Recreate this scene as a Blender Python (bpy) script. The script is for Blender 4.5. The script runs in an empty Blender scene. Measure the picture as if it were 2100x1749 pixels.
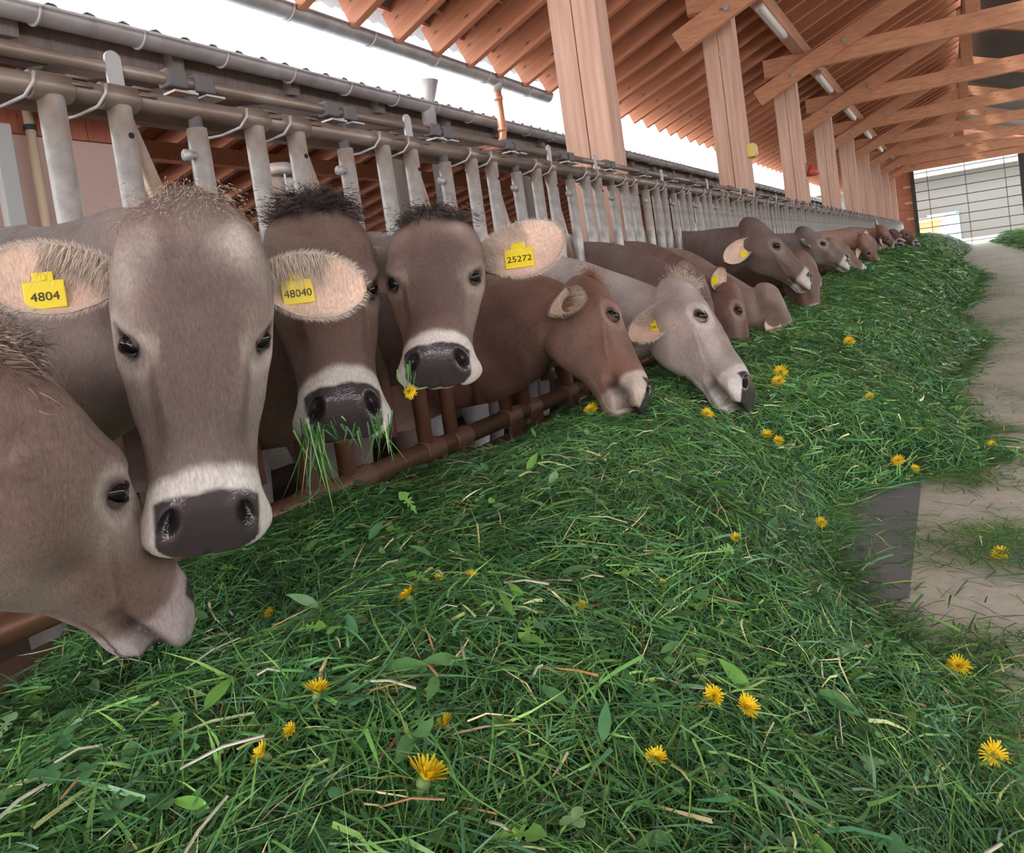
import bpy, math, random
import numpy as np
from mathutils import Vector, Matrix
PI = math.pi
rng = np.random.default_rng(7)
random.seed(7)
S = bpy.context.scene
COL = S.collection

# ------------------------------------------------------------------ camera
F_PX = 1500.0; PPX, PPY = 1050.0, 680.0          # focal length and principal point, 2100 x 1749 frame
def _basis():
    Y = np.array([1950-PPX, -(475-PPY), -F_PX]); Y /= np.linalg.norm(Y)
    D = np.array([5000-PPX, -(28800-PPY), -F_PX]); Z = -D/np.linalg.norm(D)
    Z -= Y*(Z@Y); Z /= np.linalg.norm(Z)
    return np.array([np.cross(Y, Z), Y, Z])
RC = _basis()                                     # rows: world axes in camera axes
def ray(px, py): return RC@np.array([px-PPX, -(py-PPY), -F_PX])
def at_x(px, py, x): d = ray(px, py); return d*(x/d[0])
def at_y(px, py, y): d = ray(px, py); return d*(y/d[1])
def at_z(px, py, z): d = ray(px, py); return d*(z/d[2])
def at_d(px, py, dep): return ray(px, py)/F_PX*dep
def proj(p):
    c = RC.T@np.asarray(p, float); return PPX-c[0]/c[2]*F_PX, PPY+c[1]/c[2]*F_PX
camd = bpy.data.cameras.new('camera'); cam = bpy.data.objects.new('camera', camd); COL.objects.link(cam)
camd.sensor_width = 36; camd.lens = F_PX/2100*36; camd.shift_y = -(874.5-PPY)/2100
camd.clip_start = 0.02; camd.clip_end = 300
M4 = Matrix.Identity(4)
for i in range(3):
    for j in range(3): M4[i][j] = RC[i][j]
cam.matrix_world = M4
S.camera = cam

# ------------------------------------------------------------------ world, sun, exposure
S.view_settings.view_transform = 'Standard'; S.view_settings.look = 'None'
S.view_settings.gamma = 1.0; S.view_settings.use_curve_mapping = False
S.view_settings.exposure = 1.0
W = bpy.data.worlds.new('world'); S.world = W; W.use_nodes = True
bg = W.node_tree.nodes['Background']; bg.inputs[0].default_value = (0.93, 0.97, 1.0, 1); bg.inputs[1].default_value = 4.2
sd = bpy.data.lights.new('sun', 'SUN'); sd.energy = 1.2; sd.angle = math.radians(8); sd.color = (1, .95, .88)
sun = bpy.data.objects.new('sun', sd); COL.objects.link(sun)
sun.rotation_euler = (math.radians(48), 0, math.radians(-20))
S.cycles.use_denoising = True
S.cycles.max_bounces = 6; S.cycles.diffuse_bounces = 4; S.cycles.glossy_bounces = 3
S.cycles.transmission_bounces = 3; S.cycles.transparent_max_bounces = 6
S.cycles.caustics_reflective = False; S.cycles.caustics_refractive = False
S.cycles.sample_clamp_indirect = 8

# ------------------------------------------------------------------ helpers
def link(o, parent=None):
    COL.objects.link(o)
    if parent is not None: o.parent = parent
    return o
def tag(o, label=None, cat=None, group=None, kind=None):
    if label: o['label'] = label
    if cat: o['category'] = cat
    if group: o['group'] = group
    if kind: o['kind'] = kind
    return o
def thing(name, loc, label, cat, group=None, rz=0):
    o = bpy.data.objects.new(name, None); COL.objects.link(o); o.location = loc; o.rotation_euler = (0, 0, rz)
    o.empty_display_size = .1
    return tag(o, label, cat, group)
class MB:
    """collects vertices and faces; build() links them as one mesh object"""
    def __init__(s): s.v = []; s.f = []; s.n = 0
    def add(s, v, f):
        v = np.asarray(v, float).reshape(-1, 3)
        s.v.append(v); s.f += [tuple(int(i)+s.n for i in q) for q in f]; s.n += len(v); return s
    def box(s, c, d, R=None, taper=None):
        h = np.array(d, float)/2
        v = np.array([[x, y, z] for x in (-1, 1) for y in (-1, 1) for z in (-1, 1)], float)*h
        if R is not None: v = v@np.asarray(R).T
        return s.add(v+np.array(c, float), [(0, 1, 3, 2), (4, 6, 7, 5), (0, 4, 5, 1), (2, 3, 7, 6), (0, 2, 6, 4), (1, 5, 7, 3)])
    def beam(s, a, b, w, h, up=(0, 0, 1)):
        a = np.array(a, float); b = np.array(b, float); t = b-a; L = np.linalg.norm(t); t /= L
        u = np.array(up, float); sd_ = np.cross(t, u); sd_ /= np.linalg.norm(sd_); u = np.cross(sd_, t)
        return s.box((a+b)/2, (L, w, h), np.array([t, sd_, u]).T)
    def tube(s, pts, r, n=12, cap=True, closed=False):
        P = np.array(pts, float); m = len(P); r = np.broadcast_to(np.asarray(r, float), (m,))
        T = np.gradient(P, axis=0) if m > 2 else np.array([P[1]-P[0]]*2)
        T = T/np.linalg.norm(T, axis=1)[:, None]
        a = np.array([0, 0, 1.]) if abs(T[0][2]) < .9 else np.array([1., 0, 0])
        u = np.cross(T[0], a); u /= np.linalg.norm(u); vs = []
        for i in range(m):
            u = u-T[i]*(u@T[i]); u /= np.linalg.norm(u); w = np.cross(T[i], u)
            th = np.arange(n)*2*PI/n
            vs.append(P[i]+r[i]*(np.cos(th)[:, None]*u+np.sin(th)[:, None]*w))
        V = np.concatenate(vs); F = []
        for i in range(m-1):
            for k in range(n):
                k2 = (k+1) % n; F.append((i*n+k, i*n+k2, (i+1)*n+k2, (i+1)*n+k))
        if cap: F.append(tuple(range(n))[::-1]); F.append(tuple((m-1)*n+k for k in range(n)))
        return s.add(V, F)
    def build(s, name, mat, parent=None, smooth=False, bevel=0, sub=0):
        me = bpy.data.meshes.new(name); V = np.concatenate(s.v)
        me.from_pydata(V.tolist(), [], s.f); me.update()
        if smooth: me.polygons.foreach_set('use_smooth', [True]*len(me.polygons))
        if mat: me.materials.append(mat)
        o = bpy.data.objects.new(name, me); link(o, parent)
        if bevel:
            b = o.modifiers.new('bevel', 'BEVEL'); b.width = bevel; b.segments = 2; b.limit_method = 'ANGLE'
        return o
def arr_mesh(name, V, F4, mat, col=None, parent=None, smooth=True, extra=None):
    """mesh from numpy quads (or tris) with an optional per-vertex colour"""
    me = bpy.data.meshes.new(name); k = F4.shape[1]
    me.vertices.add(len(V)); me.vertices.foreach_set('co', np.ascontiguousarray(V, np.float32).ravel())
    me.loops.add(F4.size); me.loops.foreach_set('vertex_index', np.ascontiguousarray(F4, np.int32).ravel())
    me.polygons.add(len(F4)); me.polygons.foreach_set('loop_start', np.arange(0, F4.size, k, dtype=np.int32))
    me.update(calc_edges=True)
    if smooth: me.polygons.foreach_set('use_smooth', np.ones(len(F4), bool))
    if col is not None: put_col(me, col)
    if extra:
        for nm, a in extra.items():
            at = me.attributes.new(nm, 'FLOAT', 'POINT'); at.data.foreach_set('value', np.ascontiguousarray(a, np.float32))
    me.materials.append(mat)
    return link(bpy.data.objects.new(name, me), parent)
def put_col(me, col):
    c = np.ones((len(col), 4), np.float32); c[:, :3] = col
    at = me.attributes.new('Col', 'FLOAT_COLOR', 'POINT'); at.data.foreach_set('color', c.ravel())
def sstep(x, a, b):
    t = np.clip((x-a)/(b-a), 0, 1); return t*t*(3-2*t)
def vnoise(p, seed=0):
    """smooth value noise on (N,2) or (N,3) points, about -1..1"""
    p = np.asarray(p, float); i = np.floor(p).astype(np.int64); f = p-i; f = f*f*(3-2*f); D = p.shape[1]; out = 0
    for c in range(2**D):
        w = 1.; h = np.full(len(p), seed*7919+13, np.int64)
        for d in range(D):
            b = (c >> d) & 1; w = w*(f[:, d] if b else 1-f[:, d]); h = (h*31+(i[:, d]+b)*(374761393 if d == 0 else 668265263 if d == 1 else 2147483647)) & 0x7fffffff
        h = (h ^ (h >> 13))*1274126177 & 0x7fffffff; h = h ^ (h >> 16)
        out = out+w*((h & 0xffff)/32767.5-1)
    return out

# ------------------------------------------------------------------ materials
def mat(name, col=(.5, .5, .5), rough=.6, metal=0, attr=None):
    m = bpy.data.materials.new(name); m.use_nodes = True
    b = m.node_tree.nodes['Principled BSDF']
    b.inputs['Base Color'].default_value = (*col, 1); b.inputs['Roughness'].default_value = rough; b.inputs['Metallic'].default_value = metal
    return m
def nd(m, t, **kw):
    n = m.node_tree.nodes.new(t)
    for k, v in kw.items(): setattr(n, k, v)
    return n
def ln(m, a, b): m.node_tree.links.new(a, b)
def noise(m, scale, detail=4, coord='Object', stretch=None, rough=.6):
    tc = nd(m, 'ShaderNodeTexCoord'); n = nd(m, 'ShaderNodeTexNoise'); n.inputs['Scale'].default_value = scale
    n.inputs['Detail'].default_value = detail; n.inputs['Roughness'].default_value = rough
    mp = nd(m, 'ShaderNodeMapping')
    if stretch: mp.inputs['Scale'].default_value = stretch
    ln(m, tc.outputs[coord], mp.inputs[0]); ln(m, mp.outputs[0], n.inputs[0]); return n
def ramp(m, fac, stops):
    r = nd(m, 'ShaderNodeValToRGB'); e = r.color_ramp.elements
    while len(e) < len(stops): e.new(.5)
    for i, (p, c) in enumerate(stops): e[i].position = p; e[i].color = (*c, 1) if len(c) == 3 else c
    ln(m, fac, r.inputs[0]); return r
def bsdf(m): return m.node_tree.nodes['Principled BSDF']
def bump(m, h, strength=.3, dist=.01):
    b = nd(m, 'ShaderNodeBump'); b.inputs['Strength'].default_value = strength; b.inputs['Distance'].default_value = dist
    ln(m, h, b.inputs['Height']); ln(m, b.outputs[0], bsdf(m).inputs['Normal']); return b
def mix(m, fac, a, b, mode='MIX'):
    x = nd(m, 'ShaderNodeMix', data_type='RGBA', blend_type=mode)
    if isinstance(fac, (int, float)): x.inputs[0].default_value = fac
    else: ln(m, fac, x.inputs[0])
    for s_, i in ((a, 6), (b, 7)):
        if isinstance(s_, tuple): x.inputs[i].default_value = (*s_, 1)
        else: ln(m, s_, x.inputs[i])
    return x.outputs[2]
def wood(name, c1, c2, knots=True, rough=.65, along='X', scale=1.0):
    m = mat(name, rough=rough)
    st = {'X': (.6, 12, 12), 'Z': (12, 12, .6), 'Y': (12, .6, 12)}[along]
    n = noise(m, 2.2*scale, 5, stretch=st)
    r = ramp(m, n.outputs[0], [(.3, c1), (.7, c2)])
    out = r.outputs[0]
    if knots:
        v = nd(m, 'ShaderNodeTexVoronoi'); v.inputs['Scale'].default_value = 3.2*scale
        tc = nd(m, 'ShaderNodeTexCoord'); mp = nd(m, 'ShaderNodeMapping')
        mp.inputs['Scale'].default_value = {'X': (.7, 2, 2), 'Z': (2, 2, .7), 'Y': (2, .7, 2)}[along]
        ln(m, tc.outputs['Object'], mp.inputs[0]); ln(m, mp.outputs[0], v.inputs[0])
        kr = ramp(m, v.outputs['Distance'], [(.03, (1, 1, 1)), (.1, (0, 0, 0))])
        out = mix(m, kr.outputs[0], out, tuple(x*.35 for x in c1))
    ln(m, out, bsdf(m).inputs['Base Color'])
    bump(m, n.outputs[0], .25, .004); return m
M = {}
M['beam'] = wood('timber', (.46, .19, .095), (.64, .31, .17))
M['post'] = wood('post_timber', (.50, .29, .21), (.68, .43, .32), along='Z')
M['rafter'] = wood('rafter_timber', (.44, .155, .075), (.62, .265, .14))
M['board'] = wood('roof_boards', (.32, .115, .06), (.42, .19, .12), knots=False)
M['redboard'] = wood('red_boards', (.42, .13, .08), (.55, .2, .13), along='Z')
M['oldwood'] = wood('weathered_timber', (.16, .13, .115), (.26, .21, .18), along='Z')
M['darkwood'] = wood('dark_timber', (.11, .075, .07), (.17, .12, .105))
M['nrafter'] = wood('barn_rafter_timber', (.46, .17, .09), (.6, .27, .15))
def metal_mat():
    m = mat('galvanised_steel', rough=.5, metal=.35)
    n = noise(m, 14, 5); r = ramp(m, n.outputs[0], [(.3, (.31, .30, .29)), (.7, (.60, .575, .53))])
    n2 = noise(m, 6, 6, stretch=(1, 1, .5)); r2 = ramp(m, n2.outputs[0], [(.50, (0, 0, 0)), (.68, (1, 1, 1))])
    c = mix(m, r2.outputs[0], r.outputs[0], (.40, .27, .18))
    # manure and rust coat the bars from the knee of the fence down
    g = nd(m, 'ShaderNodeNewGeometry'); sp = nd(m, 'ShaderNodeSeparateXYZ'); ln(m, g.outputs['Position'], sp.inputs[0])
    ad = nd(m, 'ShaderNodeMath', operation='MULTIPLY_ADD'); ln(m, n2.outputs[0], ad.inputs[0]); ad.inputs[1].default_value = .35; ln(m, sp.outputs[2], ad.inputs[2])
    mr = nd(m, 'ShaderNodeMapRange'); ln(m, ad.outputs[0], mr.inputs[0]); mr.inputs[1].default_value = .12; mr.inputs[2].default_value = -.12
    c = mix(m, mr.outputs[0], c, (.20, .10, .065)); ln(m, c, bsdf(m).inputs['Base Color'])
    mm = nd(m, 'ShaderNodeMath', operation='MULTIPLY_ADD'); ln(m, mr.outputs[0], mm.inputs[0]); mm.inputs[1].default_value = -.35; mm.inputs[2].default_value = .35
    ln(m, mm.outputs[0], bsdf(m).inputs['Metallic'])
    bump(m, n.outputs[0], .2, .002); return m
M['steel'] = metal_mat()
def rail_mat():
    m = mat('worn_rail_steel', rough=.42, metal=.4)
    n = noise(m, 9, 6, stretch=(1, .4, 1)); r = ramp(m, n.outputs[0], [(.3, (.17, .125, .10)), (.55, (.27, .215, .18)), (.75, (.42, .38, .34))])
    g = nd(m, 'ShaderNodeNewGeometry'); sp = nd(m, 'ShaderNodeSeparateXYZ'); ln(m, g.outputs['Position'], sp.inputs[0])
    mr = nd(m, 'ShaderNodeMapRange'); ln(m, sp.outputs[2], mr.inputs[0]); mr.inputs[1].default_value = 0; mr.inputs[2].default_value = -.3
    c = mix(m, mr.outputs[0], r.outputs[0], (.21, .105, .065))
    ln(m, c, bsdf(m).inputs['Base Color']); bump(m, n.outputs[0], .2, .002); return m
M['rail'] = rail_mat()
M['rubber'] = mat('grey_rubber', (.13, .12, .125), .7)
M['hole'] = mat('dark_hole', (.01, .01, .015), .9)
M['zinc'] = mat('zinc_gutter', (.42, .42, .43), .45, .3)
_n = noise(M['zinc'], 6, 4); _r = ramp(M['zinc'], _n.outputs[0], [(.3, (.34, .33, .34)), (.7, (.52, .51, .5))]); ln(M['zinc'], _r.outputs[0], bsdf(M['zinc']).inputs['Base Color'])
M['copper'] = mat('copper_pipe', (.62, .27, .17), .4, .3)
M['plaster'] = mat('pink_plaster', (.72, .52, .45), .9)
_n = noise(M['plaster'], 40, 5); bump(M['plaster'], _n.outputs[0], .3, .004)
M['cream'] = mat('cream_paint', (.72, .58, .40), .6)
M['greypost'] = mat('grey_steel_post', (.22, .2, .19), .6)
M['tile'] = mat('fibre_cement_tile', (.55, .55, .57), .8)
M['corr'] = mat('corrugated_sheet', (.17, .15, .15), .5, .3)
M['brownbrick'] = mat('dark_wall', (.10, .055, .045), .8)
def concrete():
    m = mat('concrete', rough=.85)
    n = noise(m, 2.2, 6); n2 = noise(m, 30, 5)
    r = ramp(m, n.outputs[0], [(.3, (.46, .43, .34)), (.5, (.66, .62, .50)), (.75, (.76, .72, .60))])
    c = mix(m, .35, r.outputs[0], ramp(m, n2.outputs[0], [(.3, (.30, .30, .27)), (.7, (.72, .70, .60))]).outputs[0])
    ln(m, c, bsdf(m).inputs['Base Color']); bump(m, n2.outputs[0], .4, .004); return m
M['concrete'] = concrete()
M['patch'] = mat('grey_floor_patch', (.21, .21, .22), .8)
_n = noise(M['patch'], 12, 5); bump(M['patch'], _n.outputs[0], .3, .003)
def attr_mat(name, rough=.5, var=.25, scale=60, trans=0, bumpd=0):
    m = mat(name, rough=rough); a = nd(m, 'ShaderNodeVertexColor'); a.layer_name = 'Col'
    n = noise(m, scale, 3); r = ramp(m, n.outputs[0], [(.25, (1-var,)*3), (.75, (1+var,)*3)])
    c = mix(m, 1.0, a.outputs[0], r.outputs[0], 'MULTIPLY'); ln(m, c, bsdf(m).inputs['Base Color'])
    if bumpd: bump(m, n.outputs[0], .5, bumpd)
    return m
M['grass'] = attr_mat('cut_grass_blades', rough=.38, var=.12, scale=8)
M['leaf'] = attr_mat('green_leaves', rough=.45, var=.2, scale=40)
M['petal'] = mat('yellow_petals', (.95, .70, .01), .6)
M['petaldark'] = mat('orange_petals', (.90, .52, .01), .6)
M['stem'] = mat('dandelion_stem', (.32, .45, .12), .5)
M['bract'] = mat('dandelion_bracts', (.16, .27, .09), .6)
def coat_mat():
    m = mat('cow_coat', rough=.72)
    a = nd(m, 'ShaderNodeVertexColor'); a.layer_name = 'Col'
    w = nd(m, 'ShaderNodeAttribute'); w.attribute_name = 'Wet'
    n1 = noise(m, 9, 6); n2 = noise(m, 260, 3, stretch=(1, 1, .25)); n3 = noise(m, 60, 4)
    r1 = ramp(m, n1.outputs[0], [(.3, (.80, .80, .80)), (.7, (1.18, 1.18, 1.18))])
    r2 = ramp(m, n2.outputs[0], [(.25, (.72, .72, .72)), (.75, (1.28, 1.28, 1.28))])
    c = mix(m, 1., a.outputs[0], r1.outputs[0], 'MULTIPLY'); c2 = mix(m, 1., c, r2.outputs[0], 'MULTIPLY')
    c = mix(m, w.outputs['Fac'], c2, a.outputs[0]); ln(m, c, bsdf(m).inputs['Base Color'])
    mr = nd(m, 'ShaderNodeMapRange'); ln(m, w.outputs['Fac'], mr.inputs[0]); mr.inputs[3].default_value = .66; mr.inputs[4].default_value = .16
    ln(m, mr.outputs[0], bsdf(m).inputs['Roughness'])
    v = nd(m, 'ShaderNodeTexVoronoi'); v.inputs['Scale'].default_value = 260; tc = nd(m, 'ShaderNodeTexCoord'); ln(m, tc.outputs['Object'], v.inputs[0])
    hm = nd(m, 'ShaderNodeMix', data_type='FLOAT'); ln(m, w.outputs['Fac'], hm.inputs[0]); ln(m, n2.outputs[0], hm.inputs[2]); vs = nd(m, 'ShaderNodeMath', operation='MULTIPLY'); ln(m, v.outputs['Distance'], vs.inputs[0]); vs.inputs[1].default_value = .30; ln(m, vs.outputs[0], hm.inputs[3])
    ad = nd(m, 'ShaderNodeMath', operation='MULTIPLY_ADD'); ln(m, n3.outputs[0], ad.inputs[0]); ad.inputs[1].default_value = .8; ln(m, hm.outputs[0], ad.inputs[2])
    bump(m, ad.outputs[0], .55, .0022)
    bsdf(m).inputs['Sheen Weight'].default_value = .03; bsdf(m).inputs['Sheen Roughness'].default_value = .5
    return m
M['coat'] = coat_mat()
M['hair'] = attr_mat('cow_hair', rough=.6, var=.15, scale=30)
M['eye'] = mat('cow_eye', (.008, .006, .008), .06)
M['iris'] = mat('cow_iris', (.10, .035, .015), .1)
M['tag'] = mat('yellow_plastic', (.90, .72, .03), .4)
M['ink'] = mat('black_ink', (.02, .02, .02), .6)
M['lampbody'] = mat('lamp_housing', (.75, .72, .68), .35)
M['white'] = mat('white_paint', (.55, .56, .56), .6)
M['facade'] = mat('grey_cladding', (.095, .09, .083), .8)
M['orange'] = mat('orange_canopy', (.8, .42, .2), .7)
M['blue'] = mat('blue_frame', (.25, .5, .8), .5)
M['glass'] = mat('window_glass', (.35, .42, .5), .15)
M['red'] = mat('red_plastic', (.50, .07, .035), .5)
M['yellow'] = mat('yellow_plastic_box', (.75, .55, .12), .5)
M['black'] = mat('black_frame', (.035, .033, .035), .6)
M['wire'] = mat('dark_wire', (.09, .09, .10), .6)

FX = -1.7            # plane of the feed fence
PER = .5667          # one feeding place
YA0 = .937           # first upright seen on the left
FLOOR = -.85

# ================================================================== the barn
def structure(name, o): o.name = name; o['kind'] = 'structure'; return o
def floor_z(y): return FLOOR+.0062*np.maximum(np.asarray(y, float), 0)
ys = np.array([-6, 0, 10, 20, 37, 60.])
V = []; Fc = []
for y in ys:
    for x in (-1.76, 0, 7): V.append((x, y, float(floor_z(y))))
for i in range(len(ys)-1):
    for k in range(2): a = i*3+k; Fc.append((a, a+1, a+4, a+3))
structure('floor', MB().add(V, Fc).build('floor', M['concrete']))
structure('floor_stall', MB().box((-8, 18, -1.06), (12.3, 50, .1)).build('floor_stall', M['brownbrick']))
mb = MB()
pq = [at_z(*p, FLOOR) for p in ((1770, 990), (1893, 982), (1866, 1240), (1700, 1250))]
mb.add([(p[0], p[1], FLOOR+.0062*p[1]+.004) for p in pq], [(0, 3, 2, 1)])
structure('trim_1', mb.build('trim_1', M['patch']))  # flat darker grey quad just above the alley floor
# kerb under the fence
structure('trim_2', MB().box((-1.79, 17, -.78), (.16, 46, .26)).build('trim_2', mat('brown_kerb', (.19, .10, .07), .85), bevel=.012))

# roof: the left slope of boards above rafters, ridge, right slope of sheets
EX, EZ, RP = -3.95, 2.30, .40          # eave, slope
RX = .60; RZ = EZ+RP*(RX-EX)
Y0, Y1 = -9.0, 37.0
nrm = np.array([-RP, 0, 1])/math.hypot(1, RP)
def roof_pt(x, off=0): return np.array([x, 0, EZ+RP*(x-EX)])+nrm*off
a = roof_pt(EX-.05, .315); b = roof_pt(RX, .315)
mb = MB()
for k in range(28):                    # boards running along the barn
    p = a+(b-a)*(k+.5)/28; w = np.linalg.norm(b-a)/28*.97
    mb.box((p[0], (Y0+Y1)/2, p[2]), (w, Y1-Y0, .024), np.array([[1/math.hypot(1, RP), 0, -RP/math.hypot(1, RP)], [0, 1, 0], [RP/math.hypot(1, RP), 0, 1/math.hypot(1, RP)]]).T)
structure('ceiling', mb.build('ceiling', wood('roof_boards_y', (.26, .10, .065), (.40, .18, .115), along='Y')))
# corrugated covering with its wavy edge past the eave
yy = np.arange(Y0, Y1, .044); V = []
for xe, o in ((EX-.14, 0), (RX, 0)):
    for y in yy: p = roof_pt(xe, .355+.022*math.sin(2*PI*y/.177)); V.append((p[0], y, p[2]))
n = len(yy); structure('ceiling_sheet', MB().add(V, [(i, i+1, n+i+1, n+i) for i in range(n-1)]).build('ceiling_sheet', M['tile'], smooth=True))
V = []; yy = np.arange(Y0, Y1, .05)
for xe in (RX+.12, 6.6):
    for y in yy: V.append((xe, y, RZ+.38-RP*(xe-RX)+.02*math.sin(2*PI*y/.2)))
n = len(yy); structure('ceiling_right', MB().add(V, [(i, n+i, n+i+1, i+1) for i in range(n-1)]).build('ceiling_right', M['corr'], smooth=True))
# rafters
t = np.array([1, 0, RP])/math.hypot(1, RP)
def rafter_mesh():
    L = (RX-EX)*math.hypot(1, RP); mb = MB()
    mb.box((L/2, 0, .15), (L, .075, .30)); o = mb.build('rafter', M['rafter']); return o
r0 = rafter_mesh(); ang = -math.atan(RP)
yr = -2.6; i = 0
while yr < Y1-.1:
    o = r0 if i == 0 else link(r0.copy())
    o.location = (EX, yr, EZ); o.rotation_euler = (0, ang, 0)
    kb = int(math.floor((yr-4.68)/3.87)); nb_ = int((yr-4.68-3.87*kb)/.56)
    ORD = ['first', 'second', 'third', 'fourth', 'fifth', 'sixth', 'seventh', 'eighth', 'ninth', 'tenth', 'eleventh', 'twelfth', 'thirteenth', 'fourteenth', 'fifteenth', 'sixteenth', 'seventeenth']
    lab = f'reddish roof rafter, {ORD[nb_]} one beyond the {ORD[kb]} timber post' if kb >= 0 else f'reddish roof rafter, {ORD[min(16, int((4.68-yr)/.56))]} one from the nearest timber post towards the camera'
    tag(o, lab, 'rafter', 'rafters of the barn roof')
    yr += .56; i += 1
# wind board across rafter tails? gutter of the barn eave
def gutter(name, x, z, y0, y1, r, label, segs, slope=0):
    root = thing(name, (x, y0, z), label, 'gutter')
    V = []; n = 9; ysg = [0, y1-y0]
    for y in ysg:
        for k in range(n):
            a_ = PI+PI*k/(n-1); V.append((r*math.cos(a_), y, r*math.sin(a_)))
        for k in range(n):
            a_ = 2*PI-PI*k/(n-1); V.append(((r-.005)*math.cos(a_), y, (r-.005)*math.sin(a_)))
    m2 = 2*n; F = [(k, (k+1) % m2, m2+(k+1) % m2, m2+k) for k in range(m2)]
    MB().add(V, F).build('trough', M['zinc'], root, smooth=True)
    b_ = MB().tube([(-r, 0, .004), (-r, y1-y0, .004)], .011, 8); b_.tube([(r, 0, .004), (r, y1-y0, .004)], .011, 8)
    b_.build('rim', M['zinc'], root, smooth=True)
    y = segs*.4; k = 0; proto = None
    while y < y1-y0 and k < 60:
        if proto is None:
            q = MB().tube([((r+.006)*math.cos(a_), 0, (r+.006)*math.sin(a_)) for a_ in np.linspace(PI, 2*PI, 10)], .010, 6)
            proto = q.build('bracket', M['zinc'], root, smooth=True); proto.location = (0, y, 0)
        else:
            c = proto.copy(); link(c, root); c.location = (0, y, 0)
        y += segs; k += 1
    return root
gutter('gutter', EX-.10, EZ+.03, -3.5, 8.2, .085, 'grey zinc gutter along the open eave of the timber barn', .9)
gutter('gutter', -4.25, 1.94, -3.5, 36.8, .075, 'weathered grey gutter with seams under the wavy sheets of the neighbouring roof', .62)

# posts
PY = [4.55+3.87*k for k in range(9)]
post0 = None
plab = ['nearest big squared timber post beside the feed fence, split down its middle', 'second timber post, with a long crack and a small yellow box on its side',
        'third timber post, with the red lamp beyond it', 'fourth timber post from the camera along the feed fence', 'fifth timber post from the camera along the feed fence',
        'sixth timber post from the camera along the feed fence', 'seventh timber post from the camera along the feed fence', 'eighth timber post from the camera, orange lit', 'last timber post before the end wall']
PW, PD = .345, .21
for k, y in enumerate(PY):
    root = thing('timber_post', (-1.83-PW/2, y+PD/2+.03, -1.0), plab[k], 'post', 'timber posts along the fence')
    mb = MB()
    for s_ in (-1, 1): mb.box((s_*PW/4, 0, 1.95), (PW/2-.006, PD, 3.9))
    mb.box((0, .01, 1.95), (.02, PD-.03, 3.9)); mb.build('shaft', M['post'], root, bevel=.006)
    for zz in (2.3, 2.6): MB().tube([(.02, -PD/2-.012, zz+1), (.02, -PD/2, zz+1)], .022, 10).build('bolt', M['zinc'], root)
# roof trusses
SK = .18
tlab = ['roof truss standing on the nearest timber post', 'roof truss above the second timber post, its tie beam leaving the top of the picture', 'roof truss on the third timber post, widest tie beam in view',
        'roof truss on the fourth timber post', 'roof truss on the fifth timber post', 'roof truss on the sixth timber post', 'roof truss on the seventh timber post', 'roof truss on the eighth timber post', 'roof truss on the last timber post, in front of the end wall']
def truss():
    root = thing('roof_truss', (-1.85, 0, 0), '', 'roof truss', 'timber roof trusses')
    L = 5.9
    mb = MB().beam((-.38, -SK*.38-.17, 2.86), (L, SK*L-.17, 2.86), .12, .27); mb.build('tie_beam', M['beam'], root, bevel=.006)
    # principal rafter halved over the post, its foot cut off plumb
    q = .47; x1 = RX+1.85; mb = MB().beam((-.48, -.29-SK*.45, 2.43), (x1, SK*x1-.29, 2.43+q*(x1+.45)), .10, .24); mb.build('principal_rafter', M['beam'], root, bevel=.006)
    x2 = L; mb = MB().beam((x2, SK*x2-.29, 2.62), (x1, SK*x1-.29, 2.43+q*(x1+.45)), .10, .24); mb.build('principal_rafter', M['beam'], root, bevel=.006)
    mb = MB().box((x1-.05, SK*x1-.10, 3.45), (.18, .14, 1.3)); mb.build('king_post', M['beam'], root, bevel=.006)
    for x, z in ((.06, 2.66), (.78, 2.98)): MB().tube([(x, SK*x-.365, z), (x, SK*x-.33, z)], .032, 10).tube([(x, SK*x-.375, z), (x, SK*x-.36, z)], .015, 6).build('bolt', M['zinc'], root)
    return root
tr = truss()
for k, y in enumerate(PY):
    if k == 0: r = tr
    else:
        r = tr.copy(); COL.objects.link(r)
        for ch in tr.children: link(ch.copy(), r)
    r['label'] = tlab[k]; r.location = (-1.85, y+.02, 0)
structure('wall_right_light_block', MB().box((6.35, 14, .1), (.12, 46.4, 2.0)).build('wall_right_light_block', M['redboard']))  # unseen low wall, added to hold back daylight from the right
structure('wall_near_light_block', MB().box((1.6, -9.1, .1), (11, .1, 2.0)).build('wall_near_light_block', M['redboard']))  # unseen wall behind the camera, added to cut the frontal daylight
# purlins along the barn
tag(MB().box((-1.70, 16.5, 3.08), (.16, 41, .22)).build('purlin', wood('beam_y', (.42, .2, .12), (.58, .3, .19), along='Y'), bevel=.006), 'long timber purlin carrying the rafters above the post tops', 'beam')
tag(MB().box((RX, 16.5, RZ-.13), (.14, 41, .2)).build('ridge_beam', wood('beam_y2', (.34, .16, .1), (.46, .24, .15), along='Y'), bevel=.006), 'timber ridge beam at the top of the barn roof', 'beam')
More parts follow.
